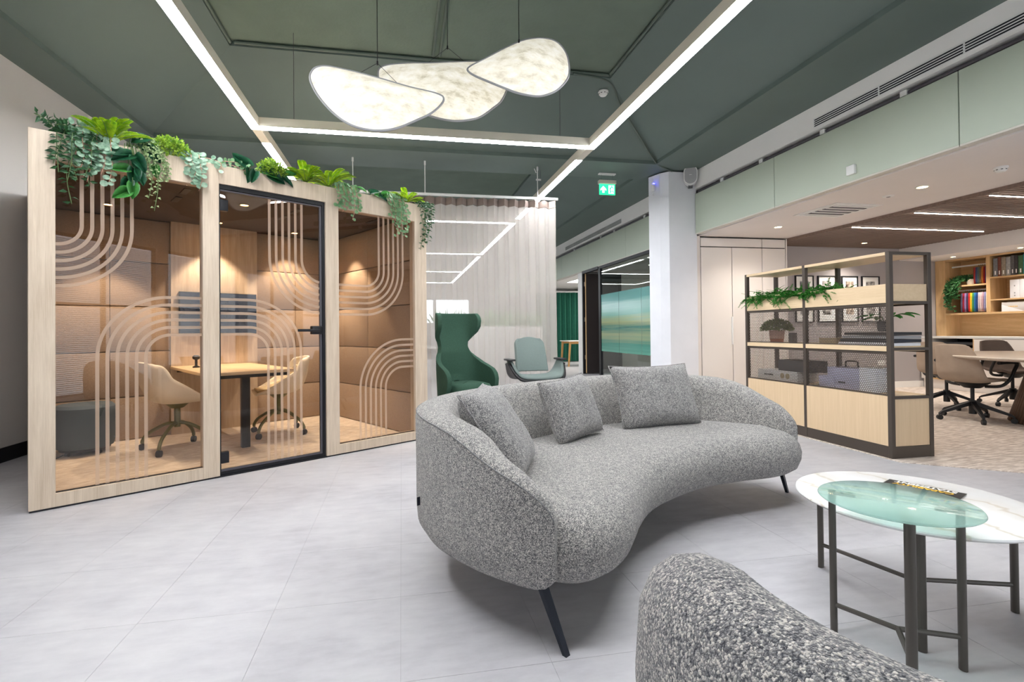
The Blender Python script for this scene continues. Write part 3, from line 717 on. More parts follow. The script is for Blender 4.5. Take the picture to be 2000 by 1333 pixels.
for k, (x, y) in enumerate(((.2, 10.4), (-1.2, 10.4), (.3, 15.0), (2.0, 16.0))):
    t = thing('office_desk', 'office desk with a monitor behind the sheer curtain, %s' % ['near right', 'near left', 'far left', 'far right'][k], 'desk', (x, y, 0), group='desks behind the curtain')
    bx('desktop', 'office_box', t, -.7, .7, -.4, .4, .71, .735); bx('screen_divider', 'office_grey', t, -.7, .7, .38, .41, .45, 1.2)
    for sx in (-.66, .62): bx('leg', 'desk_dark', t, sx, sx+.04, -.38, .38, 0, .71)
    mo = bx('monitor', 'desk_dark', t, -.3, .3, .1, .13, .9, 1.25, bev=.004); bx('stand', 'desk_dark', mo, -.05, .05, .1, .16, .735, .95)

# ------------------------------------------------------------ LED track lights
plain('track_body', (206, 200, 186), .5, vary=.02)
def run(t, p, q, lit=True, w_=.086, h=.088, z=3.0, mat='led_white'):
    (x0, y0), (x1, y1) = p, q
    if x0 == x1: d = (x0-w_/2, x0+w_/2, y0, y1)
    else: d = (x0, x1, y0-w_/2, y0+w_/2)
    hs = bx('housing', 'track_body', t, *d, z+.003, z+h)
    if lit:
        e = .003
        bx('diffuser', mat, hs, d[0]+e, d[1]-e, d[2]+e, d[3]-e, z-.002, z+.003)
    else: bx('blank_cover', 'track_body', hs, d[0]+.001, d[1]-.001, d[2], d[3], z, z+.003)
def susp(t, x, y, z=3.0):
    B().cyl((x, y, z+.085), (x, y, 3.39 if (y > 6.5 or x < cx0 or x > cx1) else 3.44+min(.5, .42*max(0, min(6.5-y, x-cx0, cx1-x, y+.29))), ), .0025, n=6).out('wire', 'conduit_grey', t)
LX, RX = -1.35, 2.02
t = thing('rectangular_light', 'large rectangular LED ceiling light framing the green coffer', 'light', (0, 0, 0), group=None)
h2 = .039
run(t, (LX, 1.39-h2), (LX, 5.03+h2)); run(t, (RX, 1.39-h2), (RX, 5.03+h2)); run(t, (LX+h2, 5.03), (RX-h2, 5.03)); run(t, (LX+h2, 1.39), (RX-h2, 1.39))
for x in (LX+.35, RX-.35): susp(t, x, 5.03)
for k, (x, nm) in enumerate(((LX, 'left'), (RX, 'right'))):
    t = thing('linear_light', 'LED line running on from the %s corner of the rectangular light' % nm, 'light', (0, 0, 0), group='LED lines beyond the rectangular light')
    run(t, (x, 5.07), (x, 5.42), False); run(t, (x, 5.42), (x, 8.45)); run(t, (x, 8.45), (x, 8.78), False); susp(t, x, 7.0)
t = thing('rectangular_light', 'rectangular LED ceiling light of the next coffer behind the curtain', 'light', (0, 0, 0))
run(t, (LX, 8.82-h2), (LX, 12.5+h2), mat='led_far'); run(t, (RX, 8.82-h2), (RX, 12.5+h2), mat='led_far'); run(t, (LX+h2, 12.5), (RX-h2, 12.5), mat='led_far'); run(t, (LX+h2, 8.82), (RX-h2, 8.82), mat='led_far')
for k, (x, nm) in enumerate(((LX, 'left'), (RX, 'right'))):
    t = thing('linear_light', 'LED line far behind the curtain on the %s' % nm, 'light', (0, 0, 0), group='far LED lines behind the curtain')
    run(t, (x, 12.9), (x, 16.0), mat='led_far'); B().cyl((x, 14.3, 3.085), (x, 14.3, 3.39), .0025, n=6).out('wire', 'conduit_grey', t)
t = thing('rectangular_light', 'farthest rectangular LED ceiling light behind the curtain', 'light', (0, 0, 0))
run(t, (LX, 16.3-h2), (LX, 20.0+h2), mat='led_far'); run(t, (RX, 16.3-h2), (RX, 20.0+h2), mat='led_far'); run(t, (LX+h2, 20.0), (RX-h2, 20.0), mat='led_far'); run(t, (LX+h2, 16.3), (RX-h2, 16.3), mat='led_far')
for x in (LX, RX): B().cyl((x, 18.2, 3.085), (x, 18.2, 3.9), .0025, n=6).out('wire', 'conduit_grey', t)
# ------------------------------------------------------------ paper pendants: outline in the lamp's own plane, metres
def pendant(name, outline, Y, label, wire_x, wire_z, tilt, yoke=None):
    pts = spline([(x, 0, z) for x, z in outline], 5, True)
    cx = sum(p.x for p in pts)/len(pts); cz = sum(p.z for p in pts)/len(pts)
    zmax = max(p.z for p in pts); zmin = min(p.z for p in pts)
    t = thing(name, label, 'pendant light', (cx, Y, cz), group='three paper pendant lamps')
    rim = []
    for p in pts:
        x, z = p.x-cx, p.z-cz
        rim.append(Vector((x, tilt*z*.9 + .10*((x/.45)**2) - .05, z)))
    for s, nm in ((-1, 'front_skin'), (1, 'back_skin')):
        rings = []
        c0 = Vector((0, -.05, 0))
        for k in range(0, 9):
            f = 1-k/8
            f = max(f, .02)
            rings.append([c0.lerp(q, f)+Vector((0, s*.085*(1-f**2.2), 0)) for q in rim])
        B().loops(rings, cap0=False, cap1=True).out(nm, 'pendant_paper', t, 180)
    B().tube(rim, .0075, 6, closed=True).out('rim', 'office_grey', t, 180)
    B().cyl((wire_x-cx, 0, wire_z-cz), (wire_x-cx, 0, 3.93-cz), .0025, n=6).cyl((wire_x-cx, 0, wire_z-cz-.012), (wire_x-cx, 0, wire_z-cz+.012), .006, n=8).out('cable', 'black_metal', t)
    if yoke:
        yk = B()
        for (x, z) in yoke: yk.cyl((wire_x-cx, 0, wire_z-cz), (x-cx, tilt*(z-cz)*.9, z-cz), .0015, n=5)
        yk.out('yoke', 'black_metal', t)
    return t
P1 = [(-0.56, 2.67), (-0.55, 2.729), (-0.513, 2.756), (-0.449, 2.755), (-0.318, 2.719), (-0.128, 2.671), (0.066, 2.637), (0.254, 2.634), (0.291, 2.61), (0.268, 2.552), (0.203, 2.472), (0.113, 2.401), (-0.015, 2.318), (-0.131, 2.286), (-0.245, 2.299), (-0.339, 2.347), (-0.432, 2.438), (-0.514, 2.558)]
P2 = [(-0.152, 2.938), (-0.141, 2.985), (-0.088, 3.005), (0.052, 3.006), (0.228, 3.007), (0.406, 3.034), (0.577, 3.075), (0.75, 3.12), (0.829, 3.081), (0.831, 2.966), (0.759, 2.788), (0.677, 2.691), (0.572, 2.592), (0.481, 2.55), (0.379, 2.529), (0.268, 2.541), (0.158, 2.582), (0.028, 2.656), (-0.079, 2.769), (-0.137, 2.863)]
P3 = [(0.455, 2.806), (0.471, 2.836), (0.581, 2.896), (0.742, 2.994), (0.861, 3.059), (0.993, 3.097), (1.093, 3.096), (1.153, 3.044), (1.177, 2.96), (1.159, 2.818), (1.066, 2.692), (0.977, 2.63), (0.889, 2.603), (0.77, 2.617), (0.664, 2.662), (0.548, 2.726), (0.486, 2.768)]
pendant('paper_pendant', P1, 3.25, 'glowing paper pendant lamp hanging lowest, on the left', -.137, 2.773, .35, [(-.29, 2.70), (-.007, 2.668)])
pendant('paper_pendant', P2, 3.62, 'glowing paper pendant lamp in the middle, behind the other two', .349, 3.128, .35, [(.189, 3.016), (.503, 3.058)])
pendant('paper_pendant', P3, 3.3, 'glowing paper pendant lamp hanging highest, on the right', .809, 3.032, .35)

# exit sign, speaker, beacon, conduits
t = thing('exit_sign', 'green illuminated exit sign with arrow and running figure', 'exit sign', (3.05, 7.0, 3.07))
bx('housing', 'track_body', t, -.135, .135, -.035, .035, .16, .215, bev=.004); bx('sign_plate', 'sign_green', t, -.125, .125, -.006, .006, 0, .16)
pl = bx('ceiling_plate', 'white_plastic', t, -.13, .13, -.03, .03, .302, .32); B().cyl((-.09, 0, .215), (-.09, 0, .303), .0015, n=5).cyl((.09, 0, .215), (.09, 0, .303), .0015, n=5).out('wire', 'conduit_grey', t)
XZ = lambda x, z: Matrix(((1, 0, 0, x), (0, 0, -1, 0), (0, 1, 0, z), (0, 0, 0, 1)))
B().prism([(-.018, 0), (.018, 0), (.018, .05), (.045, .03), (.045, .055), (0, .1), (-.045, .055), (-.045, .03), (-.018, .05)], .0065, .0075, XZ(-.063, .03)).out('arrow', 'sign_white', t)
dp = bx('door_pictogram', 'sign_white', t, .02, .105, -.0072, -.0062, .018, .143)
B().prism([(.0, .0), (.02, .03), (.005, .05), (.018, .085), (.04, .08), (.05, .06), (.058, .066), (.046, .094), (.022, .1), (-.004, .088), (-.014, .06), (-.004, .055), (.0, .07), (-.012, .045), (-.002, .03), (-.012, .004)], .0076, .0082, XZ(.045, .022)).prism([(.026+.011*math.cos(a), .108+.011*math.sin(a)) for a in [k*math.pi/5 for k in range(10)]], .0076, .0082, XZ(.045, .022)).prism([(.02, .03), (.045, .025), (.05, .005), (.06, .008), (.054, .036), (.02, .045)], .0076, .0082, XZ(.045, .022)).out('running_figure', 'sign_green', t, 0)
t = thing('loudspeaker', 'oval grey loudspeaker in the corner beside the column', 'speaker', (4.18, 6.62, 3.15), R(-30))
def oval(w_, h, n=28): return [((w_-min(w_, h)) * 0 + w_*math.cos(a), math.copysign(h-w_, math.sin(a))*(abs(math.sin(a)) > 1e-6)+w_*math.sin(a)) for a in [2*math.pi*(k+.5)/n for k in range(n)]]
B().prism(oval(.095, .14), -.06, .06, XZ(0, .14)).out('cabinet', 'white_plastic', t, 40); B().prism(oval(.082, .126), .06, .064, XZ(0, .14)).out('grille', 'speaker_grille', t, 40)
bx('badge', 'white_plastic', t, -.018, .018, -.066, -.064, .138, .144); bx('bracket', 'conduit_grey', t, -.03, .03, .0, .09, -.02, .02)
t = thing('beacon', 'small white emitter box with a blue light on the column', 'emitter', (3.752, 6.9, 3.12))
bx('body', 'white_plastic', t, -.03, .0, -.03, .03, 0, .11, bev=.003); bx('led', 'blue_led', t, -.032, .0, -.034, -.02, .11, .118)
B().tube(spline([(-.01, 0, .11), (-.012, 0, .17), (-.02, .02, .22)], 5), .003, 6).tube(spline([(-.012, 0, 0), (-.014, .01, -.05), (-.014, -.01, -.06), (-.012, -.012, -.02)], 5), .003, 6).out('cable', 'white_plastic', t)
t = thing('ceiling_cable', 'dark green cable running down the coffer slope to the column', 'cable', (0, 0, 0))
B().tube(spline([(1.9, 5.24, 3.9), (2.3, 5.3, 3.89), (2.47, 5.42, 3.85), (2.62, 5.6, 3.76), (3.1, 6.05, 3.58), (3.55, 6.47, 3.41), (3.8, 6.62, 3.375), (3.93, 6.69, 3.37)], 6), .012, 8).out('sheath', 'conduit_green', t)
for k, pts in enumerate([[(-1.64, 2.0, 3.925), (-1.64, 5.26, 3.925)], [(-1.6, 5.26, 3.925), (2.33, 5.26, 3.925)], [(2.34, 1.6, 3.925), (2.34, 5.24, 3.925)], [(.35, 2.0, 3.935), (.35, 5.2, 3.935)], [(.42, 2.0, 3.935), (.42, 5.2, 3.935)]]):
    o = B().cyl(pts[0], pts[1], .016, n=8).out('conduit_pipe', 'conduit_green', None)
    tag(o, 'dark green conduit along the %s of the raised coffer panel' % ['left edge', 'far edge', 'right edge', 'middle, left one of a pair', 'middle, right one of a pair'][k], 'conduit', 'conduits in the coffer')

# ================================================================== MEETING POD
PA = R(32.767); PO = Vector((-2.162, 3.374, 0)); PM = Matrix.Translation(PO) @ Matrix.Rotation(PA, 4, 'Z')
def pw(s, t_, z): return PM @ Vector((s, t_, z))
pod = thing('meeting_pod', 'ash framed glass meeting pod topped with hanging plants', 'meeting pod', PO, PA)
for a, b_ in ((0, .122), (.915, 1.022), (1.835, 1.95), (2.73, 2.868)): bx('post', 'ash', pod, a, b_, 0, .09, .012, 2.285, bev=.0015, seg=1)
for a, b_, z in ((.122, .915, 2.115), (1.022, 1.835, 2.15), (1.95, 2.73, 2.115)): bx('top_rail', 'ash', pod, a, b_, .001, .09, z, 2.285)
for a, b_ in ((.122, .915), (1.95, 2.73)): bx('bottom_rail', 'ash', pod, a, b_, .001, .09, .012, .09)
bx('base_strip', 'black_metal', pod, .004, 2.864, .006, 2.03, .0005, .012)
bx('side_wall', 'ash', pod, 0, .03, .09, 2.05, .012, 2.285); bx('side_wall', 'ash', pod, 2.838, 2.868, .09, 2.05, .012, 2.285)
bx('back_wall', 'ash', pod, .03, 2.838, 2.02, 2.05, .012, 2.285); bx('roof', 'ash', pod, .03, 2.838, .09, 2.02, 2.225, 2.255)
bx('pod_floor', 'pod_carpet', pod, .03, 2.838, .09, 2.02, .012, .02)
ceil = bx('pod_ceiling', 'pod_ceiling', pod, .03, 2.838, .09, 2.02, 2.2, 2.224)
for s, t0, L in ((.93, .16, .22), (.93, .5, .2), (.93, .82, .2), (1.86, .12, .32), (1.86, .58, .22), (1.86, .92, .22), (2.62, .4, .3)): bx('vent_slot', 'black_metal', ceil, s-.025, s+.025, t0, t0+L, 2.196, 2.2)
zb = [.022, .438, .88, 1.322, 1.764, 2.196]
for za, zc in zip(zb, zb[1:]):
    for t0, t1 in ((.092, 1.022), (1.024, 1.955)):
        bx('felt_panel', 'felt', pod, 2.79, 2.836, t0, t1, za+.003, zc-.003, bev=.008)
        bx('felt_panel', 'felt', pod, .032, .078, t0, t1, za+.003, zc-.003, bev=.008)
    for s0, s1 in ((.08, .575), (.577, 1.068), (1.908, 2.35), (2.352, 2.788)): bx('felt_panel', 'felt', pod, s0, s1, 1.96, 2.006, za+.003, zc-.003, bev=.008)
bx('media_panel', 'ash', pod, 1.07, 1.905, 1.93, 2.018, .02, 2.2)
for a, b_ in ((.122, .915), (1.95, 2.73)):
    bx('glazing_bead', 'black_metal', pod, a, b_, .028, .05, .0901, .094)
GT = .036
def stripe(par, path, w_=.0205):
    """flat film strip along a path in facade coordinates (s, z)"""
    n = len(path); L, Rr = [], []
    for i in range(n):
        a, b_ = path[max(i-1, 0)], path[min(i+1, n-1)]
        dx, dz = b_[0]-a[0], b_[1]-a[1]; d = math.hypot(dx, dz); nx, nz = -dz/d*w_/2, dx/d*w_/2
        L.append(Vector((path[i][0]+nx, GT-.0015, path[i][1]+nz))); Rr.append(Vector((path[i][0]-nx, GT-.0015, path[i][1]-nz)))
    bm = B(); A = [bm.bm.verts.new(p) for p in L]; Z = [bm.bm.verts.new(p) for p in Rr]
    for i in range(n-1): bm.bm.faces.new((A[i], A[i+1], Z[i+1], Z[i]))
    bm.out('film_stripe', 'film_stripe', par, 0)
def arc(c, r, a0, a1, n=18, rz=None): return [(c[0]+r*math.cos(R(a0+(a1-a0)*k/n)), c[1]+(rz or r)*math.sin(R(a0+(a1-a0)*k/n))) for k in range(n+1)]
gl = bx('left_pane', 'pod_glass', pod, .122, .915, GT, GT+.008, .09, 2.115)
for k in range(6):
    r = .126+.0515*k
    stripe(gl, [(.122+r, 2.112), (.122+r, 1.735)] + arc((.122, 1.735), r, 0, -90)[1:])
    q = .0515*k; rr = .40-q
    zt = 1.303-.052*k; sl_ = .323+.0515*k
    stripe(gl, [(sl_, .092), (sl_, zt-rr)] + arc((sl_+rr, zt-rr), rr, 180, 90)[1:] + [(.914, zt)])
door = bx('door', 'pod_glass', pod, 1.036, 1.793, GT, GT+.008, .05, 2.105)
B().box(1.023, 1.034, .02, .06, .012, 2.15).box(1.812, 1.834, .02, .06, .012, 2.15).box(1.034, 1.812, .02, .06, 2.118, 2.15).box(1.034, 1.812, .02, .06, .012, .032).out('door_frame', 'black_metal', pod, 0)
B().box(1.793, 1.811, GT-.006, GT+.014, .034, 2.116).box(1.036, 1.793, GT-.006, GT+.014, .034, .05).box(1.036, 1.793, GT-.006, GT+.014, 2.105, 2.116).out('leaf_trim', 'conduit_grey', door, 0)
for k in range(6):
    zt = 1.303-.052*k; sr = 1.633-.0515*k; rr = .40-.0515*k
    stripe(door, [(1.037, zt), (sr-rr, zt)] + arc((sr-rr, zt-rr), rr, 90, 0)[1:] + [(sr, .052)])
    s0 = 1.388+.051*k; zr = 1.21+.0515*k; r2 = .44-.0515*k
    stripe(door, [(s0, 2.103), (s0, zr+r2)] + [p for p in arc((s0+r2, zr+r2), r2, 180, 270)[1:] if p[0] < 1.792] + [(1.792, zr+max(0, r2-math.sqrt(max(0, r2*r2-(s0+r2-1.792)**2))) if s0+r2 > 1.792 else zr)])
for z in (1.957, .095): bx('hinge', 'black_metal', door, 1.034, 1.088, GT-.018, GT+.022, z, z+.083, bev=.003)
hd = B().box(1.72, 1.812, GT-.022, GT+.03, 1.035, 1.105, bev=.008).cyl((1.755, GT-.022, 1.07), (1.755, GT-.055, 1.07), .011, n=10).out('lock_case', 'black_metal', door)
B().box(1.585, 1.77, GT-.066, GT-.052, 1.058, 1.08, bev=.005).out('lever', 'black_metal', hd)
gr = bx('right_pane', 'pod_glass', pod, 1.95, 2.73, GT, GT+.008, .09, 2.115)
for k in range(6):
    zr = 1.206+.0515*k; s1 = 2.615-.0515*k; r2 = .40-.0515*k
    stripe(gr, [(1.951, zr), (s1-r2, zr)] + arc((s1-r2, zr+r2), r2, -90, 0)[1:] + [(s1, 2.113)])
    sl_ = 2.164+.0515*k; zt = .977-.052*k; r3 = .44-.0515*k
    stripe(gr, [(sl_, .092), (sl_, zt-r3)] + arc((sl_+r3, zt-r3), r3, 180, 90)[1:] + [(2.729, zt)])
for k, (s, t_) in enumerate(((.52, 1.5), (1.42, .75), (1.45, 1.68), (2.52, 1.3), (2.25, 1.72))):
    d = downlight(pw(s, t_, 2.2), ['round spotlight over the blue pouf in the pod ceiling', 'round spotlight over the near end of the pod table', 'round spotlight washing the pod media panel', 'round spotlight near the right wall in the pod', 'round spotlight in the far right corner of the pod'][k], .035, 42 if k != 1 else 28, (1, .83, .62), 'pod_spot', 'spotlights in the pod ceiling', 84, 'bronze_metal', .35)
t = thing('wall_screen', 'flat dark blue screen on the pod media panel', 'screen', pw(1.135, 1.93, 1.045), PA)
bx('bezel', 'black_plastic', t, 0, .75, -.04, -.002, 0, .44, bev=.003); bx('display', 'screen_glass', t, .008, .742, -.0412, -.04, .008, .432)
t = thing('pod_table', 'pale wood topped table with a black leg inside the pod', 'table', pw(1.44, 0, .02), PA)
bx('tabletop', 'pale_oak_h', t, -.38, .38, .6, 1.925, .672, .70, bev=.004); B().box(-.33, .33, .66, .69, .64, .672).box(-.33, .33, 1.85, 1.88, .64, .672).box(-.03, .03, .69, 1.85, .64, .672).out('underframe', 'black_metal', t)
bx('leg', 'black_metal', t, -.035, .035, .79, .845, 0, .64, bev=.003)
t = thing('conference_puck', 'small round black device standing on the pod table', 'device', pw(1.2, 1.5, .72), PA)
B().lathe([(.03, 0), (.033, .01), (.012, .02), (.012, .075), (.03, .085), (.034, .105), (.02, .12), (.001, .122)], 20, cap=False).out('body', 'black_plastic', t)

def shell(prof, fn_edge, nu=17, nv=25, thick=.02):
    """prof: list of (y, z, halfwidth, raise, forward) along the chair from seat front to back top"""
    P = spline([(y, z, w_) for y, z, w_, a, c in prof], 6); Q = spline([(a, c, 0) for y, z, w_, a, c in prof], 6); n = len(P)
    b_ = B()
    def f(u, v):
        i = v*(n-1); k = min(int(i), n-2); fr = i-k
        p = P[k].lerp(P[k+1], fr); q = Q[k].lerp(Q[k+1], fr); uu = 2*u-1; e = abs(uu)**2.6
        return Vector((p.z*math.sin(uu*math.pi/2*.92)/math.sin(math.pi/2*.92), p.x+q.y*e, p.y+q.x*e))
    b_.grid(f, nu, nv); return b_.mesh('shell', 180)
def solid(o, th, sub=1, off=0):
    if sub:
        s = o.modifiers.new('sub', 'SUBSURF'); s.levels = s.render_levels = sub
    m = o.modifiers.new('sol', 'SOLIDIFY'); m.thickness = th; m.offset = off
    return o
def caster(par, x, y, r=.028):
    a = math.atan2(y, x); c = B()
    c.cyl((x-.012*math.sin(a)*1.4, y+.012*math.cos(a)*1.4, r), (x+.012*math.sin(a)*1.4, y-.012*math.cos(a)*1.4, r), r, n=14).cyl((x, y, r), (x, y, r*2.4), .008, n=8)
    c.box(-r*.8, r*.7, -.014, .014, r*.9, r*1.75, bev=.004, mtx=Matrix.Translation((x, y, 0)) @ Matrix.Rotation(a, 4, 'Z'))
    return c.out('caster', 'black_plastic', par)
def tub_chair(loc, rz, label):
    t = thing('tub_chair', label, 'chair', loc, rz, 'two tub chairs inside the pod')
    me = shell([(.23, .43, .20, .0, .0), (.12, .425, .24, .06, 0), (-.05, .42, .26, .17, .02), (-.18, .45, .265, .2, .06), (-.245, .56, .25, .14, .1), (-.275, .70, .22, .05, .1), (-.285, .79, .16, -.03, .06)], None)
    solid(obj('shell', me, 'cream_shell', t), .022, 1)
    pad = shell([(.21, .45, .17, .0, .0), (.1, .447, .2, .02, 0), (-.05, .445, .215, .07, .02), (-.155, .475, .21, .1, .04), (-.205, .57, .19, .06, .06), (-.235, .68, .15, .01, .05)], None)
    solid(obj('pad', pad, 'cream_pad', t), .028, 1)
    B().cyl((0, 0, .2), (0, 0, .42), .025, n=14).cyl((0, 0, .37), (0, 0, .425), .05, .11, 16).out('column', 'olive_metal', t)
    for k in range(4):
        a = math.pi/4+k*math.pi/2; d = Vector((math.cos(a), math.sin(a), 0))
        lg = B().tube(spline([Vector((0, 0, .235)), d*.1+Vector((0, 0, .225)), d*.24+Vector((0, 0, .15)), d*.29+Vector((0, 0, .09)), d*.295+Vector((0, 0, .06))], 5), .015, 8).out('leg', 'olive_metal', t)
        caster(t, d.x*.295, d.y*.295)
    return t
tub_chair(pw(.98, 1.18, .02), PA-R(90)+R(8), 'cream tub chair on castors left of the pod table')
tub_chair(pw(1.88, 1.22, .02), PA+R(90)-R(12), 'cream tub chair on castors right of the pod table')
t = thing('wheeled_pouf', 'blue grey wheeled pouf in the left corner of the pod', 'pouf', pw(.37, 1.62, .02), PA)
B().lathe([(.17, .05), (.2, .06), (.215, .12), (.22, .3), (.215, .4), (.19, .425), (.001, .43)], 32, cap=False).out('body', 'pouf_blue', t); B().lathe([(.001, .035), (.18, .035), (.18, .05), (.001, .05)], 24, cap=False).out('base', 'black_plastic', t)
for k in range(4): caster(t, .15*math.cos(k*math.pi/2+.6), .15*math.sin(k*math.pi/2+.6), .015)
B().tube(spline([(-.15, -.1, .02), (-.22, -.16, .006), (-.27, -.12, .005)], 6), .005, 6).out('cable', 'black_plastic', t)

# ================================================================== PLANTS
def leaf(bm, p, d, n, L, W, fold=.25, shape=0):
    d = d.normalized(); s = d.cross(n)
    s = s.normalized() if s.length > 1e-5 else d.orthogonal().normalized()
    nn = s.cross(d)
    if shape == 0:   # pointed leaf, four triangles folded on the midrib
        a = bm.verts.new(p); b_ = bm.verts.new(p+d*L*.45+s*W/2+nn*W*fold); c = bm.verts.new(p+d*L-nn*W*.15); e = bm.verts.new(p+d*L*.45-s*W/2+nn*W*fold); m_ = bm.verts.new(p+d*L*.5)
        bm.faces.new((a, b_, m_)); bm.faces.new((b_, c, m_)); bm.faces.new((c, e, m_)); bm.faces.new((e, a, m_))
    else:            # round leaf
        cen = bm.verts.new(p+d*L*.5-nn*L*.06); ring = [bm.verts.new(p+d*L*.5+d*math.cos(a)*L*.5+s*math.sin(a)*W*.5) for a in [2*math.pi*k/9 for k in range(9)]]
        for k in range(9): bm.faces.new((cen, ring[k], ring[(k+1) % 9]))
def fin(bm, name, mat, par, st=True):
    me = bpy.data.meshes.new(name); bm.to_mesh(me); bm.free(); o = obj(name, me, mat, par)
    return stuff(o) if st else o
UPV = Vector((0, 0, 1)); OUT = Vector((0, -1, 0))
def rv(s=1): return Vector((rnd.gauss(0, s), rnd.gauss(0, s), rnd.gauss(0, s)))
PG = 'plants along the top of the pod'
def plant(name, s, label, t_=.03, z=2.286): return thing(name, label, 'plant', pw(s, t_, z), PA, PG)
def vines(t, specs, leafmat, stemmat, L, W, gap, shape, jit=.4, stem_r=.0022, face=.8):
    bm = bmesh.new(); sb = B()
    for path in specs:
        pts = spline(path, 7); sb.tube(pts, stem_r, 5)
        acc = 0; side = 1
        for a, b_ in zip(pts, pts[1:]):
            seg = (b_-a); acc += seg.length
            if acc >= gap:
                acc = 0; side = -side
                d = seg.normalized(); lat = d.cross(OUT)
                lat = lat.normalized() if lat.length > .1 else Vector((1, 0, 0))
                for sd in ((side,) if shape == 0 else (side, -side) if rnd.random() < .6 else (side,)):
                    k = rnd.uniform(.75, 1.2)
                    leaf(bm, a+rv(.003), lat*sd+d*rnd.uniform(0, .5)+OUT*rnd.uniform(0, .5)+rv(.15), OUT*face+UPV*.4+rv(jit), L*k, W*k, shape=shape)
    sb.out('stem', stemmat, t, 180); fin(bm, 'foliage', leafmat, t)
def drop(x0, x1, z1, y=-.06, y0=.05, bow=.02, rise=.03):
    """a stem that climbs over the pod edge and hangs down in front of it"""
    return [Vector((x0, y0, 0)), Vector((x0*.7+x1*.3, -.015, rise)), Vector((x0*.4+x1*.6, y, -.02)), Vector((x1+bow, y-.005, z1*.55)), Vector((x1, y+.005, z1))]
# left end: dark ivy
t = plant('trailing_ivy', .17, 'dark green pointed-leaf trailing plant hanging at the left end')
vines(t, [drop(-.02+.04*k, -.06+.028*k+rnd.uniform(-.01, .01), -.2-.05*(k % 4)-.08*(k in (3, 4)), -.05-.012*(k % 3), bow=rnd.uniform(-.03, .03)) for k in range(7)] +
      [[Vector((x, .04, 0)), Vector((x-.03+rnd.uniform(-.05, .02), -.03, .05)), Vector((x-.07+rnd.uniform(-.04, .05), -.06, .065+rnd.uniform(-.03, .02)))] for x in (-.05, -.03, 0, .02, .04, .06)], 'leaf_dark', 'stem_green', .046, .024, .0105, 0, .5)
t = plant('silver_dollar_vine', .3, 'pale round-leaf trailing plant next to the ivy on the left')
vines(t, [drop(-.07+.035*k, -.1+.035*k, -.16-.06*(k % 3), -.055-.008*(k % 2), rise=.06) for k in range(6)] + [[Vector((x, .05, .0)), Vector((x, .0, .07)), Vector((x-.02, -.05, .06))] for x in (-.08, -.05, -.02, .02)], 'leaf_round', 'stem_pink', .04, .036, .024, 1, .3, face=1.5)
def fern(t, n, Lm, mat='leaf_fern', up=.35, spread=1.0, seed=0, width=.05, droop=1.0, yscale=.7):
    rr = random.Random(seed); fr = bmesh.new(); sb = B()
    for k in range(n):
        a = 2*math.pi*k/n+rr.uniform(-.25, .25); el = rr.uniform(up, up+.7); L = Lm*rr.uniform(.7, 1.1)
        h = Vector((math.cos(a)*spread, math.sin(a)*yscale-.12, 0)); d0 = (h*math.cos(el)+UPV*math.sin(el)).normalized()
        pts = [d0*L*q + UPV*(-droop*.55*L*q*q) + OUT*.02*q for q in [i/8 for i in range(9)]]
        pts = spline(pts, 2); sb.tube(pts, .0022, 4)
        m_ = len(pts)
        for i in range(1, m_-1):
            q = i/(m_-1); tan = (pts[i+1]-pts[i-1]).normalized(); lat = tan.cross(UPV).normalized() if abs(tan.z) < .97 else Vector((1, 0, 0))
            nn = lat.cross(tan); W = width*math.sin(math.pi*min(1, .14+.86*(1-q)))**.7*(1 if q > .1 else .5)
            for sd in (-1, 1):
                leaf(fr, pts[i], lat*sd+tan*.55, nn, W*.62, L*.052, .1); leaf(fr, (pts[i]+pts[i-1])/2, lat*sd+tan*.55, nn, W*.6, L*.05, .1)
    sb.out('stem', 'stem_green', t, 180); fin(fr, 'fronds', mat, t)
t = plant('bright_fern', .385, 'lime green fern standing highest over the left pane'); fern(t, 20, .29, seed=3, width=.075, up=.55, droop=.8)
# philodendron leaves as separate parts
hb = bmesh.new()
out2 = [(0, 0), (.03, -.012), (.043, .012), (.045, .04), (.036, .075), (.018, .105), (0, .125), (-.018, .105), (-.036, .075), (-.045, .04), (-.043, .012), (-.03, -.012)]
cen = [hb.verts.new((0, y, -.004+.02*(y/.125)**2*-1)) for y in (0, .03, .06, .09, .125)]
L_ = [hb.verts.new((x, y, .012*abs(x)/.045-.02*(max(y, 0)/.125)**2)) for x, y in out2[1:6]]; R_ = [hb.verts.new((-x, y, .012*abs(x)/.045-.02*(max(y, 0)/.125)**2)) for x, y in out2[1:6]]
for S in (L_, R_):
    hb.faces.new((cen[0], S[0], S[1])); hb.faces.new((cen[0], S[1], S[2], cen[1])); hb.faces.new((cen[1], S[2], S[3], cen[2])); hb.faces.new((cen[2], S[3], S[4], cen[3])); hb.faces.new((cen[3], S[4], cen[4]))
def heart(mat):
    me = bpy.data.meshes.new('leaf'); hb.to_mesh(me); me.materials.append(M(mat))
    for p in me.polygons: p.use_smooth = True
    return me
HD, HL = heart('leaf_philo'), heart('leaf_philo_light'); hb.free()
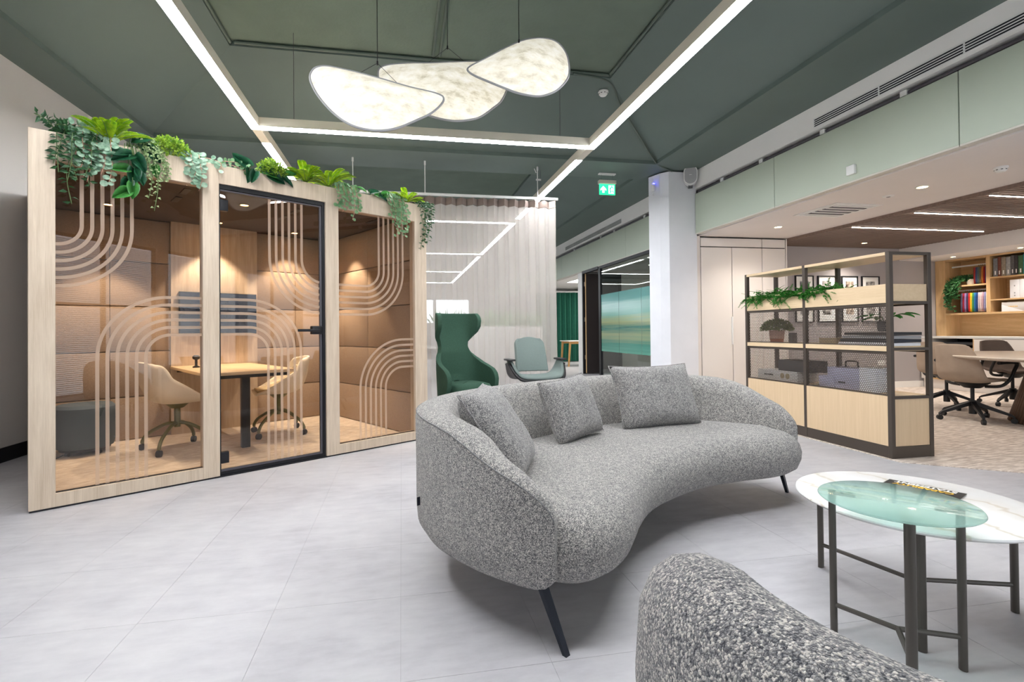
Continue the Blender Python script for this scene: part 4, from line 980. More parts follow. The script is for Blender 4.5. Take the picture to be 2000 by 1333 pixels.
def philo(name, s, label, leaves):
    """leaves: (ds, y, dz, direction angle in the facade plane, size, light?)"""
    t = plant(name, s, label); sb = B()
    for ds, y, dz, ang, sz, li in leaves:
        d = Vector((math.cos(R(ang)), -.18+rnd.uniform(-.1, .1), math.sin(R(ang)))).normalized(); n = (OUT+UPV*.55+rv(.2)).normalized(); s_ = d.cross(n).normalized(); n = s_.cross(d)
        o = obj('leaf', HL if li else HD, None, t); o.matrix_local = Matrix.Translation((ds, y, dz)) @ Matrix(((s_.x, d.x, n.x, 0), (s_.y, d.y, n.y, 0), (s_.z, d.z, n.z, 0), (0, 0, 0, 1))) @ Matrix.Scale(sz, 4)
        sb.tube(spline([Vector((ds*.4, .03, .0)), Vector((ds*.8, -.02, max(dz, .0)+.02)), Vector((ds, y, dz))], 4), .0025, 5)
    sb.out('stem', 'stem_green', t, 180)
philo('heart_leaf_vine', .48, 'dark heart-leaf vine hanging below the lime fern', [(-.02, -.06, -.055, 190, 1.0, 0), (.02, -.07, -.06, 205, 1.05, 0), (.03, -.07, -.06, 300, .95, 0), (.05, -.06, -.09, 285, .9, 0), (-.0, -.075, -.16, 185, .9, 1), (.03, -.075, -.15, 265, .95, 0), (.05, -.07, -.16, 290, .8, 0),
      (.0, -.075, -.23, 250, .85, 0), (.02, -.08, -.25, 270, .85, 1), (.0, -.08, -.3, 215, .9, 1), (.06, -.03, .04, 330, 1.0, 0), (.02, -.03, .05, 20, 1.0, 0), (.1, -.04, .02, 310, 1.0, 0), (.14, -.06, -.1, 280, .7, 1)])
t = plant('grey_trailing_vine', .58, 'olive grey fine-leaf vine trailing down left of the bush')
vines(t, [drop(-.05+.02*k, -.02+.018*k+rnd.uniform(-.01, .01), [-.12, -.22, -.33, -.41, -.30, -.14, -.2][k], -.06-.01*(k % 2), rise=.08) for k in range(7)] + [drop(.04, .085, -.16, -.07, rise=.04), drop(.05, .1, -.2, -.07, rise=.03)], 'leaf_grey', 'stem_green', .022, .02, .0075, 0, .5)
def bush(t, r, n, mat, L=.02, zs=.8, core='leaf_box'):
    bm = bmesh.new()
    for k in range(n):
        d = rv(1).normalized()
        if d.z < -.25: d.z = -d.z
        p = Vector((d.x*r*1.15, d.y*r*.8, d.z*r*zs+r*.25))*rnd.uniform(.55, 1.03)
        leaf(bm, p, d+rv(.5), UPV+rv(.6), L*rnd.uniform(.7, 1.2), L*.62, .2)
    fin(bm, 'foliage', mat, t); B().tube([(0, 0, -.0), (0, 0, r*.6)], .006, 6).out('stem', 'stem_green', t)
t = plant('boxwood_bush', .725, 'small leafy yellow-green bush over the right half of the left pane'); bush(t, .10, 1000, 'leaf_box', .026, 1.0)
t = plant('silver_dollar_vine', .86, 'pale round-leaf trailing plant hanging over the post left of the door')
vines(t, [drop(-.05+.03*k, -.035+.02*k, -.12-.035*k, -.055-.008*(k % 2), rise=.05) for k in range(4)] + [[Vector((.02, .04, .0)), Vector((.08, -.01, .035)), Vector((.17, -.04, .01)), Vector((.15, -.06, -.06))]], 'leaf_round', 'stem_pink', .042, .038, .024, 1, .3, face=1.5)
t = plant('creeping_round_leaf', 1.07, 'round-leaf runner creeping along the edge above the door hinge')
vines(t, [[Vector((-.1, .0, .02)), Vector((0, -.03, .035)), Vector((.09, -.03, .04)), Vector((.16, -.05, .0))], [Vector((-.05, .02, .01)), Vector((.05, -.01, .02)), Vector((.15, -.04, -.02))]], 'leaf_round_green', 'stem_pink', .033, .03, .024, 1, .4)
philo('heart_leaf_vine', 1.27, 'dark glossy heart-leaf plant lying above the middle of the door', [(-.06, -.02, .03, 140, 1.0, 0), (-.03, -.03, .03, 150, 1.1, 0), (-.04, -.05, .01, 265, .9, 0), (0, -.05, .0, 250, .8, 0), (.05, -.03, .02, 20, .9, 0), (.08, -.04, .015, 350, 1.0, 1), (.1, -.04, .0, 340, 1.1, 0), (.2, -.04, .0, 330, .9, 0), (.24, -.03, .03, 20, .7, 1)])
t = plant('boxwood_bush', 1.41, 'round leafy bush sitting above the middle of the door'); bush(t, .095, 950, 'leaf_box', .024, 1.1)
t = plant('bright_fern', 1.68, 'lime green fern above the right side of the door'); fern(t, 20, .30, seed=11, width=.07, up=.5, spread=1.1, droop=.85)
t = plant('bright_fern', 1.87, 'lime green fern leaning right over the post beside the door'); fern(t, 18, .32, seed=21, width=.07, up=.45, spread=1.1, droop=.85)
t = plant('silver_dollar_vine', 2.03, 'pale round-leaf trailing plant hanging right of the door')
vines(t, [drop(-.07+.035*k, -.1+.045*k, [-.15, -.2, -.17, -.26, -.18][k], -.055-.008*(k % 2), rise=.05) for k in range(5)], 'leaf_round_green', 'stem_pink', .036, .033, .022, 1, .3, face=1.5)
philo('heart_leaf_vine', 2.27, 'green heart-leaf sprigs lying flat above the right pane', [(-.06, -.03, .02, 160, .8, 1), (-.02, -.03, .02, 20, .8, 0), (.03, -.03, .015, 350, .9, 1), (.08, -.03, .02, 330, .8, 0), (.11, -.03, .02, 30, .7, 1)])
t = plant('silver_dollar_vine', 2.5, 'pale round-leaf trailing plant hanging over the right pane')
vines(t, [drop(-.06+.03*k, -.05+.03*k, [-.18, -.25, -.36, -.3, -.24, -.34][k], -.055-.01*(k % 2), rise=.05) for k in range(6)], 'leaf_round_green', 'stem_pink', .036, .033, .022, 1, .3, face=1.5)
t = plant('bright_fern', 2.665, 'small lime green fern near the right end of the pod'); fern(t, 16, .24, seed=31, width=.06, up=.55, droop=.8)
t = plant('trailing_ivy', 2.79, 'dark green trailing plant cascading down the right end')
vines(t, [drop(-.02+.03*k, .0+.025*k, [-.44, -.36, -.3, -.38, -.26, -.2][k], -.045-.01*(k % 2), bow=rnd.uniform(-.02, .03), rise=.04) for k in range(6)], 'leaf_dark', 'stem_green', .042, .022, .011, 0, .5)
plain('boucle_seam', (122, 121, 122), .95, vary=.3, scale=300)
# ================================================================== SOFA
def offs(ring, d):
    """inset a closed plan ring (list of Vectors, xy) by d along its normals"""
    n = len(ring); A = sum(ring[i].x*ring[(i+1) % n].y-ring[(i+1) % n].x*ring[i].y for i in range(n)); sg = 1 if A > 0 else -1
    out = []
    for i in range(n):
        tg = (ring[(i+1) % n]-ring[i-1]); tg.z = 0; tg.normalize(); out.append(ring[i]+Vector((-tg.y, tg.x, 0))*sg*d)
    return out
SA = R(31)
sofa = thing('curved_sofa', 'curved grey boucle sofa with splayed dark legs', 'sofa', (1.33, 2.3, 0), SA)
half = [(0, -.055), (.28, -.075), (.52, -.155), (.76, -.26), (.95, -.285), (1.075, -.215), (1.135, -.06), (1.14, .12), (1.07, .36), (.9, .57), (.6, .73), (.3, .80), (0, .82)]
ol = half+[(-x, y) for x, y in half[-2:0:-1]]
ring = spline([(x, y, 0) for x, y in ol], 5, True)
prof = [(.14, .19), (.06, .195), (.02, .225), (.0, .275), (-.004, .32), (.006, .36), (.032, .395), (.07, .42), (.12, .432)]
rg = [[Vector((p.x, p.y, z)) for p in offs(ring, d)] for d, z in prof]
sb_ = B(); sb_.loops(rg, cap1=False, cap0=False)
def fill(rn, up_):
    N = len(rn); q = N//4
    F = lambda j, s: rn[j % N] if s else rn[-j % N]
    for s in (0, 1):
        prev = None
        for j in range(q+1):
            a, c = F(j, s), rn[N//2-j] if s else rn[(N//2+j) % N]
            row = [a.lerp(c, k/8)+Vector((0, 0, up_*math.sin(math.pi*k/8))) for k in range(9)]
            vs = [sb_.bm.verts.new(p) for p in row]
            if prev:
                for k in range(8): sb_.bm.faces.new((prev[k], prev[k+1], vs[k+1], vs[k]))
            prev = vs
fill(rg[-1], .008); fill(rg[0], 0)
bmesh.ops.remove_doubles(sb_.bm, verts=sb_.bm.verts[:], dist=.0005)
sb_.out('seat', 'boucle', sofa, 180)
# backrest shell swept round the outside
hp = [(-1.125, -.215), (-1.185, -.1), (-1.225, .05), (-1.235, .2), (-1.215, .38), (-1.12, .60), (-.93, .79), (-.65, .915), (-.33, .962), (0, .972)]
path = spline([(x, y, 0) for x, y in hp+[(-x, y) for x, y in hp[-2::-1]]], 5)
ZT_ = [(-.22, .43), (-.205, .475), (-.17, .515), (-.11, .557), (0, .602), (.11, .655), (.2, .686), (.3, .703), (.47, .712), (.7, .718), (1, .722)]
n = len(path); rings = []
for i, p in enumerate(path):
    tg = path[min(i+1, n-1)]-path[max(i-1, 0)]; tg.normalize(); inn = Vector((tg.y, -tg.x, 0))
    zt = interp(ZT_, p.y); l = min(i, n-1-i)/(n-1)*3.9
    k = min(1, .28+.72*(l/.55)**.7) if l < .55 else 1
    h = zt-.19; endk = max(0, 1-l/.10)
    zb_ = .19+.05*endk
    sec = [(.08, zb_), (.03, zb_+.012), (.006, zb_+.05), (0, zb_+.11), (0, zb_+.55*(zt-zb_)), (-.002, zt-.04), (.003, zt-.014), (.018, zt-.002), (.06, zt+.006), (.115, zt+.002), (.155, zt-.022), (.185, zt-.08), (.225, zb_+.42*(zt-zb_)), (.26, zb_+.25*(zt-zb_)), (.26, zb_)]
    rings.append([p+inn*(d*k)+Vector((0, 0, z)) for d, z in sec])
B().loops(rings).out('backrest', 'boucle', sofa, 60)
B().tube([r_[6]+(r_[6]-r_[11])*.004 for r_ in rings], .0024, 6).out('seam', 'boucle_seam', sofa, 180)
for x, y, fx, fy in ((-1.105, -.145, -1.085, -.225), (1.09, -.12, 1.19, -.13), (-.72, .5, -.78, .6), (.72, .5, .78, .6)):
    B().loops([[Vector((x+dx, y+dy, .195)) for dx, dy in ((-.016, -.011), (.016, -.011), (.016, .011), (-.016, .011))], [Vector((fx+dx, fy+dy, 0)) for dx, dy in ((-.010, -.008), (.010, -.008), (.010, .008), (-.010, .008))]]).out('leg', 'leg_blue_black', sofa)
    bx('leg_bracket', 'leg_blue_black', sofa, x*.93-.09, x*.93+.09, y+.03, y+.09, .182, .192)
bx('maker_tag', 'navy', sofa, -1.2, -1.18, .47, .4715, .33, .365)
def cushion(label, W, H, T, loc, rz, lean, roll=0, seed=0, mat='boucle_cushion', par=None):
    rr = random.Random(seed); t = thing('scatter_cushion', label, 'cushion', loc, rz, 'grey cushions on the curved sofa')
    def surf(sgn):
        def f(u, v):
            a, c = 2*u-1, 2*v-1
            pin = 1-.10*(a*a)*(1-abs(c))-.0
            x = a*W/2*(1-.09*(1-c*c)*a*a*0 - .07*(1-abs(c)**2)*abs(a)); z = c*H/2*(1-.07*(1-abs(a)**2)*abs(c))
            th = T/2*((1-a**4)*(1-c**4))**.55
            wr = .006*math.sin(7*a+5*c+seed)*math.sin(4*c-3*a+seed*2)*(1-a*a)*(1-c*c)
            return Vector((x, sgn*(th+wr), z))
        return f
    b_ = B(); n_ = 19
    A = b_.grid(surf(-1), n_, n_); Z = b_.grid(surf(1), n_, n_)
    bmesh.ops.remove_doubles(b_.bm, verts=b_.bm.verts[:], dist=.0008)
    me = b_.mesh('cover', 180); o = obj('cover', me, mat, t); o.rotation_euler = (lean, roll, 0); o.location = (0, 0, H/2*math.cos(lean)*abs(math.cos(roll))+W/2*abs(math.sin(roll))+.0)
    pts = [(-1+2*k/12, -1) for k in range(12)]+[(1, -1+2*k/12) for k in range(12)]+[(1-2*k/12, 1) for k in range(12)]+[(-1, 1-2*k/12) for k in range(12)]
    f = surf(0); B().tube([f((a+1)/2, (c+1)/2) for a, c in pts], .0045, 5, closed=True).out('piping', mat, o, 180)
    return t
sm = Matrix.Translation((1.33, 2.3, 0)) @ Matrix.Rotation(SA, 4, 'Z')
sp = lambda x, y, z: sm @ Vector((x, y, z))
cushion('grey cushion leaning in the left corner of the curved sofa', .46, .44, .17, sp(-.852, .348, .425), SA+R(37), R(-34), R(0), 1)
cushion('small grey cushion leaning on the middle of the sofa back', .42, .36, .15, sp(-.1, .56, .425), SA+R(4), R(-22), R(-4), 2)
cushion('large grey cushion leaning on the right half of the sofa', .60, .42, .18, sp(.60, .44, .425), SA-R(22), R(-22), R(0), 3)

# ------------------------------------------------------------ armchair in the foreground (only its back shows)
arm = thing('boucle_armchair', 'grey boucle armchair back rising in the bottom right foreground', 'armchair', (.838, .58, 0))
rings = []; ns = 56
AZS = .985
AZ = [(-.2, .49), (0, .49), (.06, .53), (.12, .59), (.18, .655), (.24, .70), (.29, .718), (.5, .722), (.75, .715), (.82, .69), (.88, .635), (.94, .56), (1, .5), (1.2, .5)]
for i in range(ns+1):
    u = i/ns; a = R(103+u*226); R0 = .50
    zt = interp(AZ, u)*AZS; e = min(u, 1-u); k = min(1, .35+.65*e/.12)
    zb_ = .17
    p = lambda d, z: Vector((math.cos(a)*(R0-d), math.sin(a)*(R0-d), z))
    sec = [(.10, zb_), (.05, zb_+.015), (.02, zb_+.06), (.005, zb_+.15), (0, zb_+.6*(zt-zb_)), (.008, zt-.09), (.03, zt-.035), (.065, zt-.006), (.105, zt), (.145, zt-.012), (.18, zt-.045), (.2, zt-.11), (.215, .42), (.215, zb_)]
    rings.append([p(d if k == 1 else .1+(d-.1)*k, z) for d, z in sec])
B().loops(rings).out('backrest', 'boucle_near', arm, 60)
ring2 = [Vector((.29*math.cos(a)+.03, .255*math.sin(a)-.02, 0)) for a in [2*math.pi*k/40 for k in range(40)]]
B().loops([[Vector((q.x, q.y, z)) for q in offs(ring2, d)] for d, z in [(.08, .18), (.02, .2), (0, .25), (0, .30), (.03, .345), (.09, .365), (.16, .37)]]).out('seat', 'boucle_near', arm, 180)
for a in (45, 135, 225, 315): B().cyl((.27*math.cos(R(a)), .27*math.sin(R(a)), .2), (.34*math.cos(R(a)), .34*math.sin(R(a)), 0), .02, .012, 10).out('leg', 'leg_blue_black', arm)

# ------------------------------------------------------------ coffee tables
def coffee(name, label, c, r, z, th, legs, mat, pad=False):
    t = thing(name, label, 'coffee table', (c[0], c[1], 0))
    B().lathe([(.001, z-th), (r-.012, z-th), (r-.003, z-th*.7), (r, z-th*.4), (r-.002, z-.0015), (r-.006, z), (.001, z)], 72, cap=False).out('top', mat, t)
    for x, y in legs:
        x -= c[0]; y -= c[1]; a = math.atan2(y, x)
        mt = Matrix.Translation((x, y, 0)) @ Matrix.Rotation(a, 4, 'Z')
        n_ = 14; el = [(.014*math.cos(q), .0105*math.sin(q)) for q in [2*math.pi*k/n_ for k in range(n_)]]
        B().prism([(q[1], q[0]) for q in el], .001, z-th-.001, mt).out('leg', 'table_metal', t)
        B().tube([(x*.97, y*.97, .10), (0, 0, .10)], .0085, 8).out('stretcher', 'table_metal', t)
        if pad:
            for k in (-.012, .012): B().lathe([(.001, 0), (.007, 0), (.007, .0015), (.001, .0015)], 12, Matrix.Translation((x*.72-math.sin(a)*k, y*.72+math.cos(a)*k, z-th-.002)), cap=False).out('pad', 'table_metal', t)
            B().tube([(x, y, z-th-.012), (x*.62, y*.62, z-th-.008)], .006, 6).out('support_arm', 'table_metal', t)
    return t
coffee('marble_coffee_table', 'round white marble coffee table with three dark legs', (1.885, 1.57), .372, .402, .016, [(1.803, 1.90), (2.205, 1.462), (1.648, 1.345)], 'marble')
coffee('glass_side_table', 'round turquoise frosted glass side table overlapping the marble table', (1.53, 1.322), .207, .505, .012, [(1.455, 1.483), (1.681, 1.249), (1.418, 1.186)], 'frosted_glass', True)
t = thing('brochure', 'black brochure printed CAPABILITY STATEMENT on the marble table', 'brochure', (2.02, 1.64, .4025), R(-64.5))
bx('cover', 'black_plastic', t, -.121, .121, -.066, .066, .003, .0045, bev=.0006, seg=1); bx('pages', 'paper', t, -.119, .119, -.064, .064, 0, .003)
def text(s, size, mat, par, loc, rz=0, bold=0):
    cu = bpy.data.curves.new('letters', 'FONT'); cu.body = s; cu.size = size; cu.align_x = 'CENTER'; cu.extrude = .0002; cu.offset = bold
    o = bpy.data.objects.new('letters', cu); C.objects.link(o); dg = bpy.context.evaluated_depsgraph_get()
    me = bpy.data.meshes.new_from_object(o.evaluated_get(dg)); bpy.data.objects.remove(o); bpy.data.curves.remove(cu)
    q = obj('lettering', me, mat, par, loc=loc); q.rotation_euler = (0, 0, rz); return q
plain('print_yellow', (232, 184, 52), .6); 
text('CAPABILITY', .035, 'print_yellow', t, (.0, .030, .0047), R(180), .0011); text('STATEMENT', .035, 'paper', t, (.0, .059, .0047), R(180), .0011)

# ================================================================== SHELVING DIVIDER
SX, SY = 3.81, 3.312
sh = thing('shelving_divider', 'dark metal and pale oak shelving unit dividing lounge and meeting area', 'shelving', (SX, SY, 0))
pt = .042; D = .41; Ys = [.0, .862-.02, 1.675]
Ys = [0, .84, 1.655]
for y in Ys:
    for x in (0, D-pt): bx('post', 'bronze_metal', sh, x, x+pt*.85, y, y+pt*.8, 0, 1.652, bev=.002, seg=1)
    for z in (1.63, 1.235, .862, .475, .0): bx('cross_rail', 'bronze_metal', sh, pt*.85, D-pt, y+.002, y+pt*.75, z, z+(.022 if z > 0 else .098))
for k in (0, 1):
    y0, y1 = Ys[k]+pt*.8, Ys[k+1]
    for nm, x in (('f', .004), ('b', D-.03)):
        bx('kick_rail', 'bronze_metal', sh, x, x+.02, y0, y1, 0, .098)
        bx('long_rail', 'bronze_metal', sh, x+.004, x+.02, y0, y1, 1.229, 1.244); bx('long_rail', 'bronze_metal', sh, x+.004, x+.02, y0, y1, .842, .855)
    bx('shelf', 'pale_oak_h', sh, -.002, D-.004, y0, y1, 1.626, 1.65); bx('shelf', 'pale_oak_h', sh, -.002, D-.004, y0, y1, .856, .896); bx('shelf', 'pale_oak_h', sh, .03, D-.01, y0, y1, .478, .498)
    bx('cupboard_front', 'pale_oak', sh, .001, .02, y0, y1, .1, .497); bx('cupboard_back', 'pale_oak', sh, D-.03, D-.012, y0, y1, .1, .478)
    pb = B().box(.0, .018, y0, y1, 1.244, 1.394).box(D-.03, D-.012, y0, y1, 1.244, 1.394).box(.018, D-.03, y0, y0+.016, 1.244, 1.394).box(.018, D-.03, y1-.016, y1, 1.244, 1.394).box(.018, D-.03, y0+.016, y1-.016, 1.244, 1.26).out('planter_box', 'pale_oak_h', sh, 0)
    if k == 0: bx('end_panel', 'pale_oak', sh, pt*.85, D-pt, .008, .02, .1, .475); bx('planter_end', 'pale_oak_h', sh, pt*.85, D-pt, .012, .028, 1.257, 1.394)
    # perforated steel sheets
    for z0, z1 in ((.898, 1.228), (.5, .842)):
        bm = bmesh.new(); px_, r = .0175, .0073; pz = px_*.866
        ny, nz = int((y1-y0)/px_), int((z1-z0)/pz)
        oy, oz = y0+((y1-y0)-(ny-.0)*px_)/2, z0+((z1-z0)-nz*pz)/2
        hexv = [(math.sin(math.pi/3*q), math.cos(math.pi/3*q)) for q in range(6)]; cellr = px_/math.sqrt(3); cache = {}
        def vtx(y, z):
            key = (round(y*2e4), round(z*2e4)); v_ = cache.get(key)
            if v_ is None: v_ = cache[key] = bm.verts.new((.012, min(max(y, y0), y1), min(max(z, z0), z1)))
            return v_
        for j in range(nz+1):
            for i in range(ny+1):
                cy, cz = oy+(i+.5*(j % 2))*px_, oz+j*pz
                inn_ = [bm.verts.new((.012, min(max(cy+a*r, y0), y1), min(max(cz+c*r, z0), z1))) for a, c in hexv]; ot = [vtx(cy+a*cellr, cz+c*cellr) for a, c in hexv]
                for q in range(6):
                    try: bm.faces.new((inn_[q], inn_[(q+1) % 6], ot[(q+1) % 6], ot[q]))
                    except ValueError: pass
        me = bpy.data.meshes.new('mesh_panel'); bm.to_mesh(me); bm.free(); obj('mesh_panel', me, 'bronze_metal', sh)
        B().box(.007, .017, y0, y1, z0, z0+.008).box(.007, .017, y0, y1, z1-.008, z1).box(.007, .017, y0, y0+.008, z0, z1).box(.007, .017, y1-.008, y1, z0, z1).out('mesh_frame', 'bronze_metal', sh, 0)
S0 = lambda x, y, z: (SX+x, SY+y, z)
# asparagus ferns in the planters
def asparagus(y, label, n, Lm, seed, sy, mat='leaf_asparagus'):
    t = thing('asparagus_fern', label, 'plant', S0(.2, y, 1.27), 0, 'ferns in the shelf planters'); rr = random.Random(seed); fb = bmesh.new(); sb = B()
    for k in range(n):
        a = rr.uniform(0, 2*math.pi); L = Lm*rr.uniform(.6, 1.15); h = Vector((math.cos(a)*.9-.25, math.sin(a)*1.2, 0)); el = rr.uniform(.15, 1.1)
        d0 = (h*math.cos(el)+UPV*math.sin(el)).normalized(); o = Vector((rr.uniform(-.14, .1), rr.uniform(-sy, sy), .09)); g = rr.uniform(.5, 1.5)
        pts = [o+d0*L*q-UPV*g*L*.5*q*q for q in [i/8 for i in range(9)]]
        for i_ in range(len(pts)):
            if pts[i_].z < .128: pts[i_].x = min(pts[i_].x, -.215) if pts[i_].x < -.1 else pts[i_].x; pts[i_].z = pts[i_].z if pts[i_].x <= -.21 else .128
        sb.tube(pts, .0016, 4)
        for i_ in range(1, 9):
            tan = (pts[i_]-pts[i_-1]).normalized(); lat = tan.cross(UPV+rv(.01)).normalized(); W = .055*(1-.8*i_/8)
            for m_ in range(3):
                p = pts[i_-1].lerp(pts[i_], m_/3)
                for sd in (-1, 1): leaf(fb, p, lat*sd+tan*.8+rv(.12), UPV+rv(.3), W, .011, .1)
    sb.out('stem', 'stem_green', t, 180); fin(fb, 'foliage', mat, t)
    bx('soil', 'soil', t, -.17, .17, -.36, .34, -.008, .085)
asparagus(1.26, 'feathery green fern overflowing the left shelf planter', 250, .26, 5, .34)
asparagus(.72, 'smaller feathery green fern in the right shelf planter beside the post', 90, .24, 6, .1)
# things on the middle shelf
t = thing('potted_plant', 'bushy olive plant in a dipped terracotta pot on the shelf', 'potted plant', S0(.19, 1.437, .8965))
B().lathe([(.001, 0), (.062, 0), (.068, .04)], 24, cap=False).out('pot_base', 'terracotta_dip', t); B().lathe([(.068, .04), (.073, .095), (.076, .13), (.066, .13), (.062, .11), (.001, .11)], 24, cap=False).out('pot', 'terracotta', t)
bm = bmesh.new()
for k in range(1700):
    d = rv(1).normalized(); d.z = abs(d.z)*1.1-.25; p = Vector((d.x*.155, d.y*.155, d.z*.105))*rnd.uniform(.6, 1.02)+Vector((0, 0, .155)); leaf(bm, p, d+rv(.5), UPV+rv(.6), .024, .015, .2)
fin(bm, 'foliage', 'leaf_olive', t)
o = bx('small_block', 'box_dark', None, SX+.17, SX+.23, SY+1.2, SY+1.25, .8965, 1.0, bev=.003); tag(o, 'small dark block standing beside the terracotta pot', 'ornament')
o = bx('storage_box', 'box_beige', None, SX+.1, SX+.32, SY+.60, SY+.79, .8965, .955, bev=.003); tag(o, 'low beige box on the shelf next to the middle post', 'box')
for i, (mat_, w_, lab) in enumerate([('box_white', .5, 'white book at the bottom of the stack on the shelf'), ('navy', .49, 'navy book second from the bottom of the stack'), ('office_grey', .47, 'grey book third from the bottom of the stack'), ('black_plastic', .46, 'black book on top of the stack under the leafy plant')]):
    t = thing('stacked_book', lab, 'book', S0(.2, .29-.012*i, .8965+.029*i), R(2-2*i), 'books stacked on the shelf')
    bx('pages', 'paper', t, -.13, .13, -w_/2+.006, w_/2-.006, .003, .021); B().box(-.136, .136, -w_/2, w_/2, 0, .003).box(-.136, .136, -w_/2, w_/2, .021, .024).box(-.136, -.133, -w_/2, w_/2, .003, .021).box(-.133, .136, -w_/2, -w_/2+.004, .003, .021).out('cover', mat_, t, 0)
t = thing('potted_plant', 'leafy green plant in a dark pot on top of the stacked books', 'potted plant', S0(.2, .22, 1.0125))
B().lathe([(.001, 0), (.05, 0), (.058, .09), (.05, .09), (.046, .075), (.001, .075)], 20, cap=False).out('pot', 'box_dark', t)
sb = B()
for k in range(9):
    a = k*2.4; d = Vector((math.cos(a)*.8, math.sin(a)*1.1, .45)).normalized(); L = .1+.03*(k % 3)
    q = d*L+Vector((0, 0, .08)); sb.tube(spline([Vector((0, 0, .07)), q*.6+Vector((0, 0, .05)), q], 4), .002, 5)
    d2 = (d-UPV*.5).normalized(); nrm = (UPV+d*.3).normalized(); s_ = d2.cross(nrm).normalized(); nrm = s_.cross(d2)
    o = obj('leaf', HL, None, t); o.matrix_local = Matrix.Translation(q) @ Matrix(((s_.x, d2.x, nrm.x, 0), (s_.y, d2.y, nrm.y, 0), (s_.z, d2.z, nrm.z, 0), (0, 0, 0, 1))) @ Matrix.Scale(.75, 4)
sb.out('stem', 'stem_green', t, 180)
# lower shelf
t = thing('device_box', 'long grey product box with dark print on the lower left shelf', 'box', S0(.09, 1.05, .4985)); bx('body', 'box_grey', t, 0, .24, 0, .56, 0, .105, bev=.003)
for i in range(6): bx('print', 'black_plastic', t, -.0008, 0, .33+i*.022, .345+i*.022, .045, .062)
for y in (.13, .2): B().lathe([(.001, 0), (.03, 0), (.03, .001), (.001, .001)], 20, Matrix.Translation((-.0008, y, .055)) @ Matrix.Rotation(R(90), 4, 'Y'), cap=False).out('picture', 'box_beige', t)
o = bx('storage_box', 'box_dark', None, SX+.11, SX+.33, SY+.93, SY+1.33, .604, .72, bev=.004); tag(o, 'dark box stacked on the long grey product box', 'box')
plain('lilac_box', (186, 184, 208), .5); o = bx('storage_box', 'lilac_box', None, SX+.1, SX+.3, SY+.63, SY+.8, .4985, .60, bev=.003); tag(o, 'small lilac box on the lower shelf right of the middle post', 'box')
t = thing('carry_case', 'pale grey carrying case with a black handle on the lower shelf', 'case', S0(.11, .355, .4985)); bx('body', 'lilac_box', t, 0, .2, .03, .36, 0, .19, bev=.006); B().tube(spline([(.1, .13, .19), (.1, .135, .23), (.1, .15, .243), (.1, .24, .243), (.1, .255, .23), (.1, .26, .19)], 4), .007, 8).out('handle', 'black_plastic', t)
for i in range(4): bx('print', 'black_plastic', t, -.0008, 0, .17+i*.018, .182+i*.018, .05, .062)
o = bx('document_bag', 'box_white', None, SX+.1, SX+.28, SY+.215, SY+.375, .4985, .705, bev=.004); tag(o, 'white box next to the shelf corner post on the lower shelf', 'box')

# ================================================================== CHAIRS BY THE CURTAIN
def wing_chair():
    t = thing('wingback_chair', 'tall dark green wingback armchair before the sheer curtain', 'armchair', (.71, 5.72, 0), R(22))
    # local: faces -y. plan curve measured as arc length from the middle of the back
    plan = spline([(0, .22, 0), (.12, .215, 0), (.2, .19, 0), (.255, .13, 0), (.285, .03, 0), (.30, -.1, 0), (.305, -.24, 0), (.30, -.34, 0)], 8)
    ln = [0]
    for a, b_ in zip(plan, plan[1:]): ln.append(ln[-1]+(b_-a).length)
    def at(l):
        l = min(max(l, 0), ln[-1])
        for i in range(len(ln)-1):
            if l <= ln[i+1]: return plan[i].lerp(plan[i+1], (l-ln[i])/(ln[i+1]-ln[i]))
        return plan[-1]
    LT = [(.30, .42), (.36, .58), (.42, .64), (.50, .66), (.56, .65), (.61, .60), (.64, .52), (.68, .40), (.74, .29), (.80, .225), (.87, .205), (.93, .22), (.99, .29), (1.04, .37), (1.10, .425), (1.18, .435), (1.23, .41), (1.262, .36)]
    b_ = B()
    def f(u, v):
        z = .30+.962*v; uu = 2*u-1; L = interp(LT, z); l = L*abs(uu); p = at(l)
        lean = .10*(z-.45)+(.03*math.sin(max(0, z-.8)/.46*math.pi) if z > .8 else 0)
        zz = z+(.16*(1-min(1, abs(uu)*L/.16)**2)*max(0, 1-v/.25))
        x = p.x*(1-.10*max(0, min(1, (z-.65)/.4)))
        return Vector((math.copysign(x, uu), p.y+lean, zz))
    b_.grid(f, 41, 44); o = obj('shell', b_.mesh('shell', 180), 'green_fabric', t); solid(o, .055, 0, 0); bv = o.modifiers.new('b', 'BEVEL'); bv.width = .02; bv.segments = 3; bv.limit_method = 'ANGLE'; bv.angle_limit = R(50)
    rg_ = [Vector((.245*math.copysign(abs(math.cos(a))**.6, math.cos(a)), .26*math.copysign(abs(math.sin(a))**.6, math.sin(a))-.06, 0)) for a in [2*math.pi*k/40 for k in range(40)]]
    B().loops([[Vector((q.x, q.y, z)) for q in offs(rg_, d)] for d, z in ((.03, .33), (0, .36), (0, .42), (.02, .45), (.07, .465), (.14, .47))]).out('seat_cushion', 'green_fabric', t, 180)
    B().cyl((0, -.02, .04), (0, -.02, .33), .03, n=14).out('column', 'chrome', t); B().lathe([(.26, 0), (.26, .008), (.06, .03), (.03, .05)], 32, Matrix.Translation((0, -.02, 0))).out('base', 'chrome', t)
    return t
wing_chair()
t = thing('swivel_chair', 'sage green swivel armchair with black arm tips before the curtain', 'armchair', (1.655, 6.05, 0), R(4))
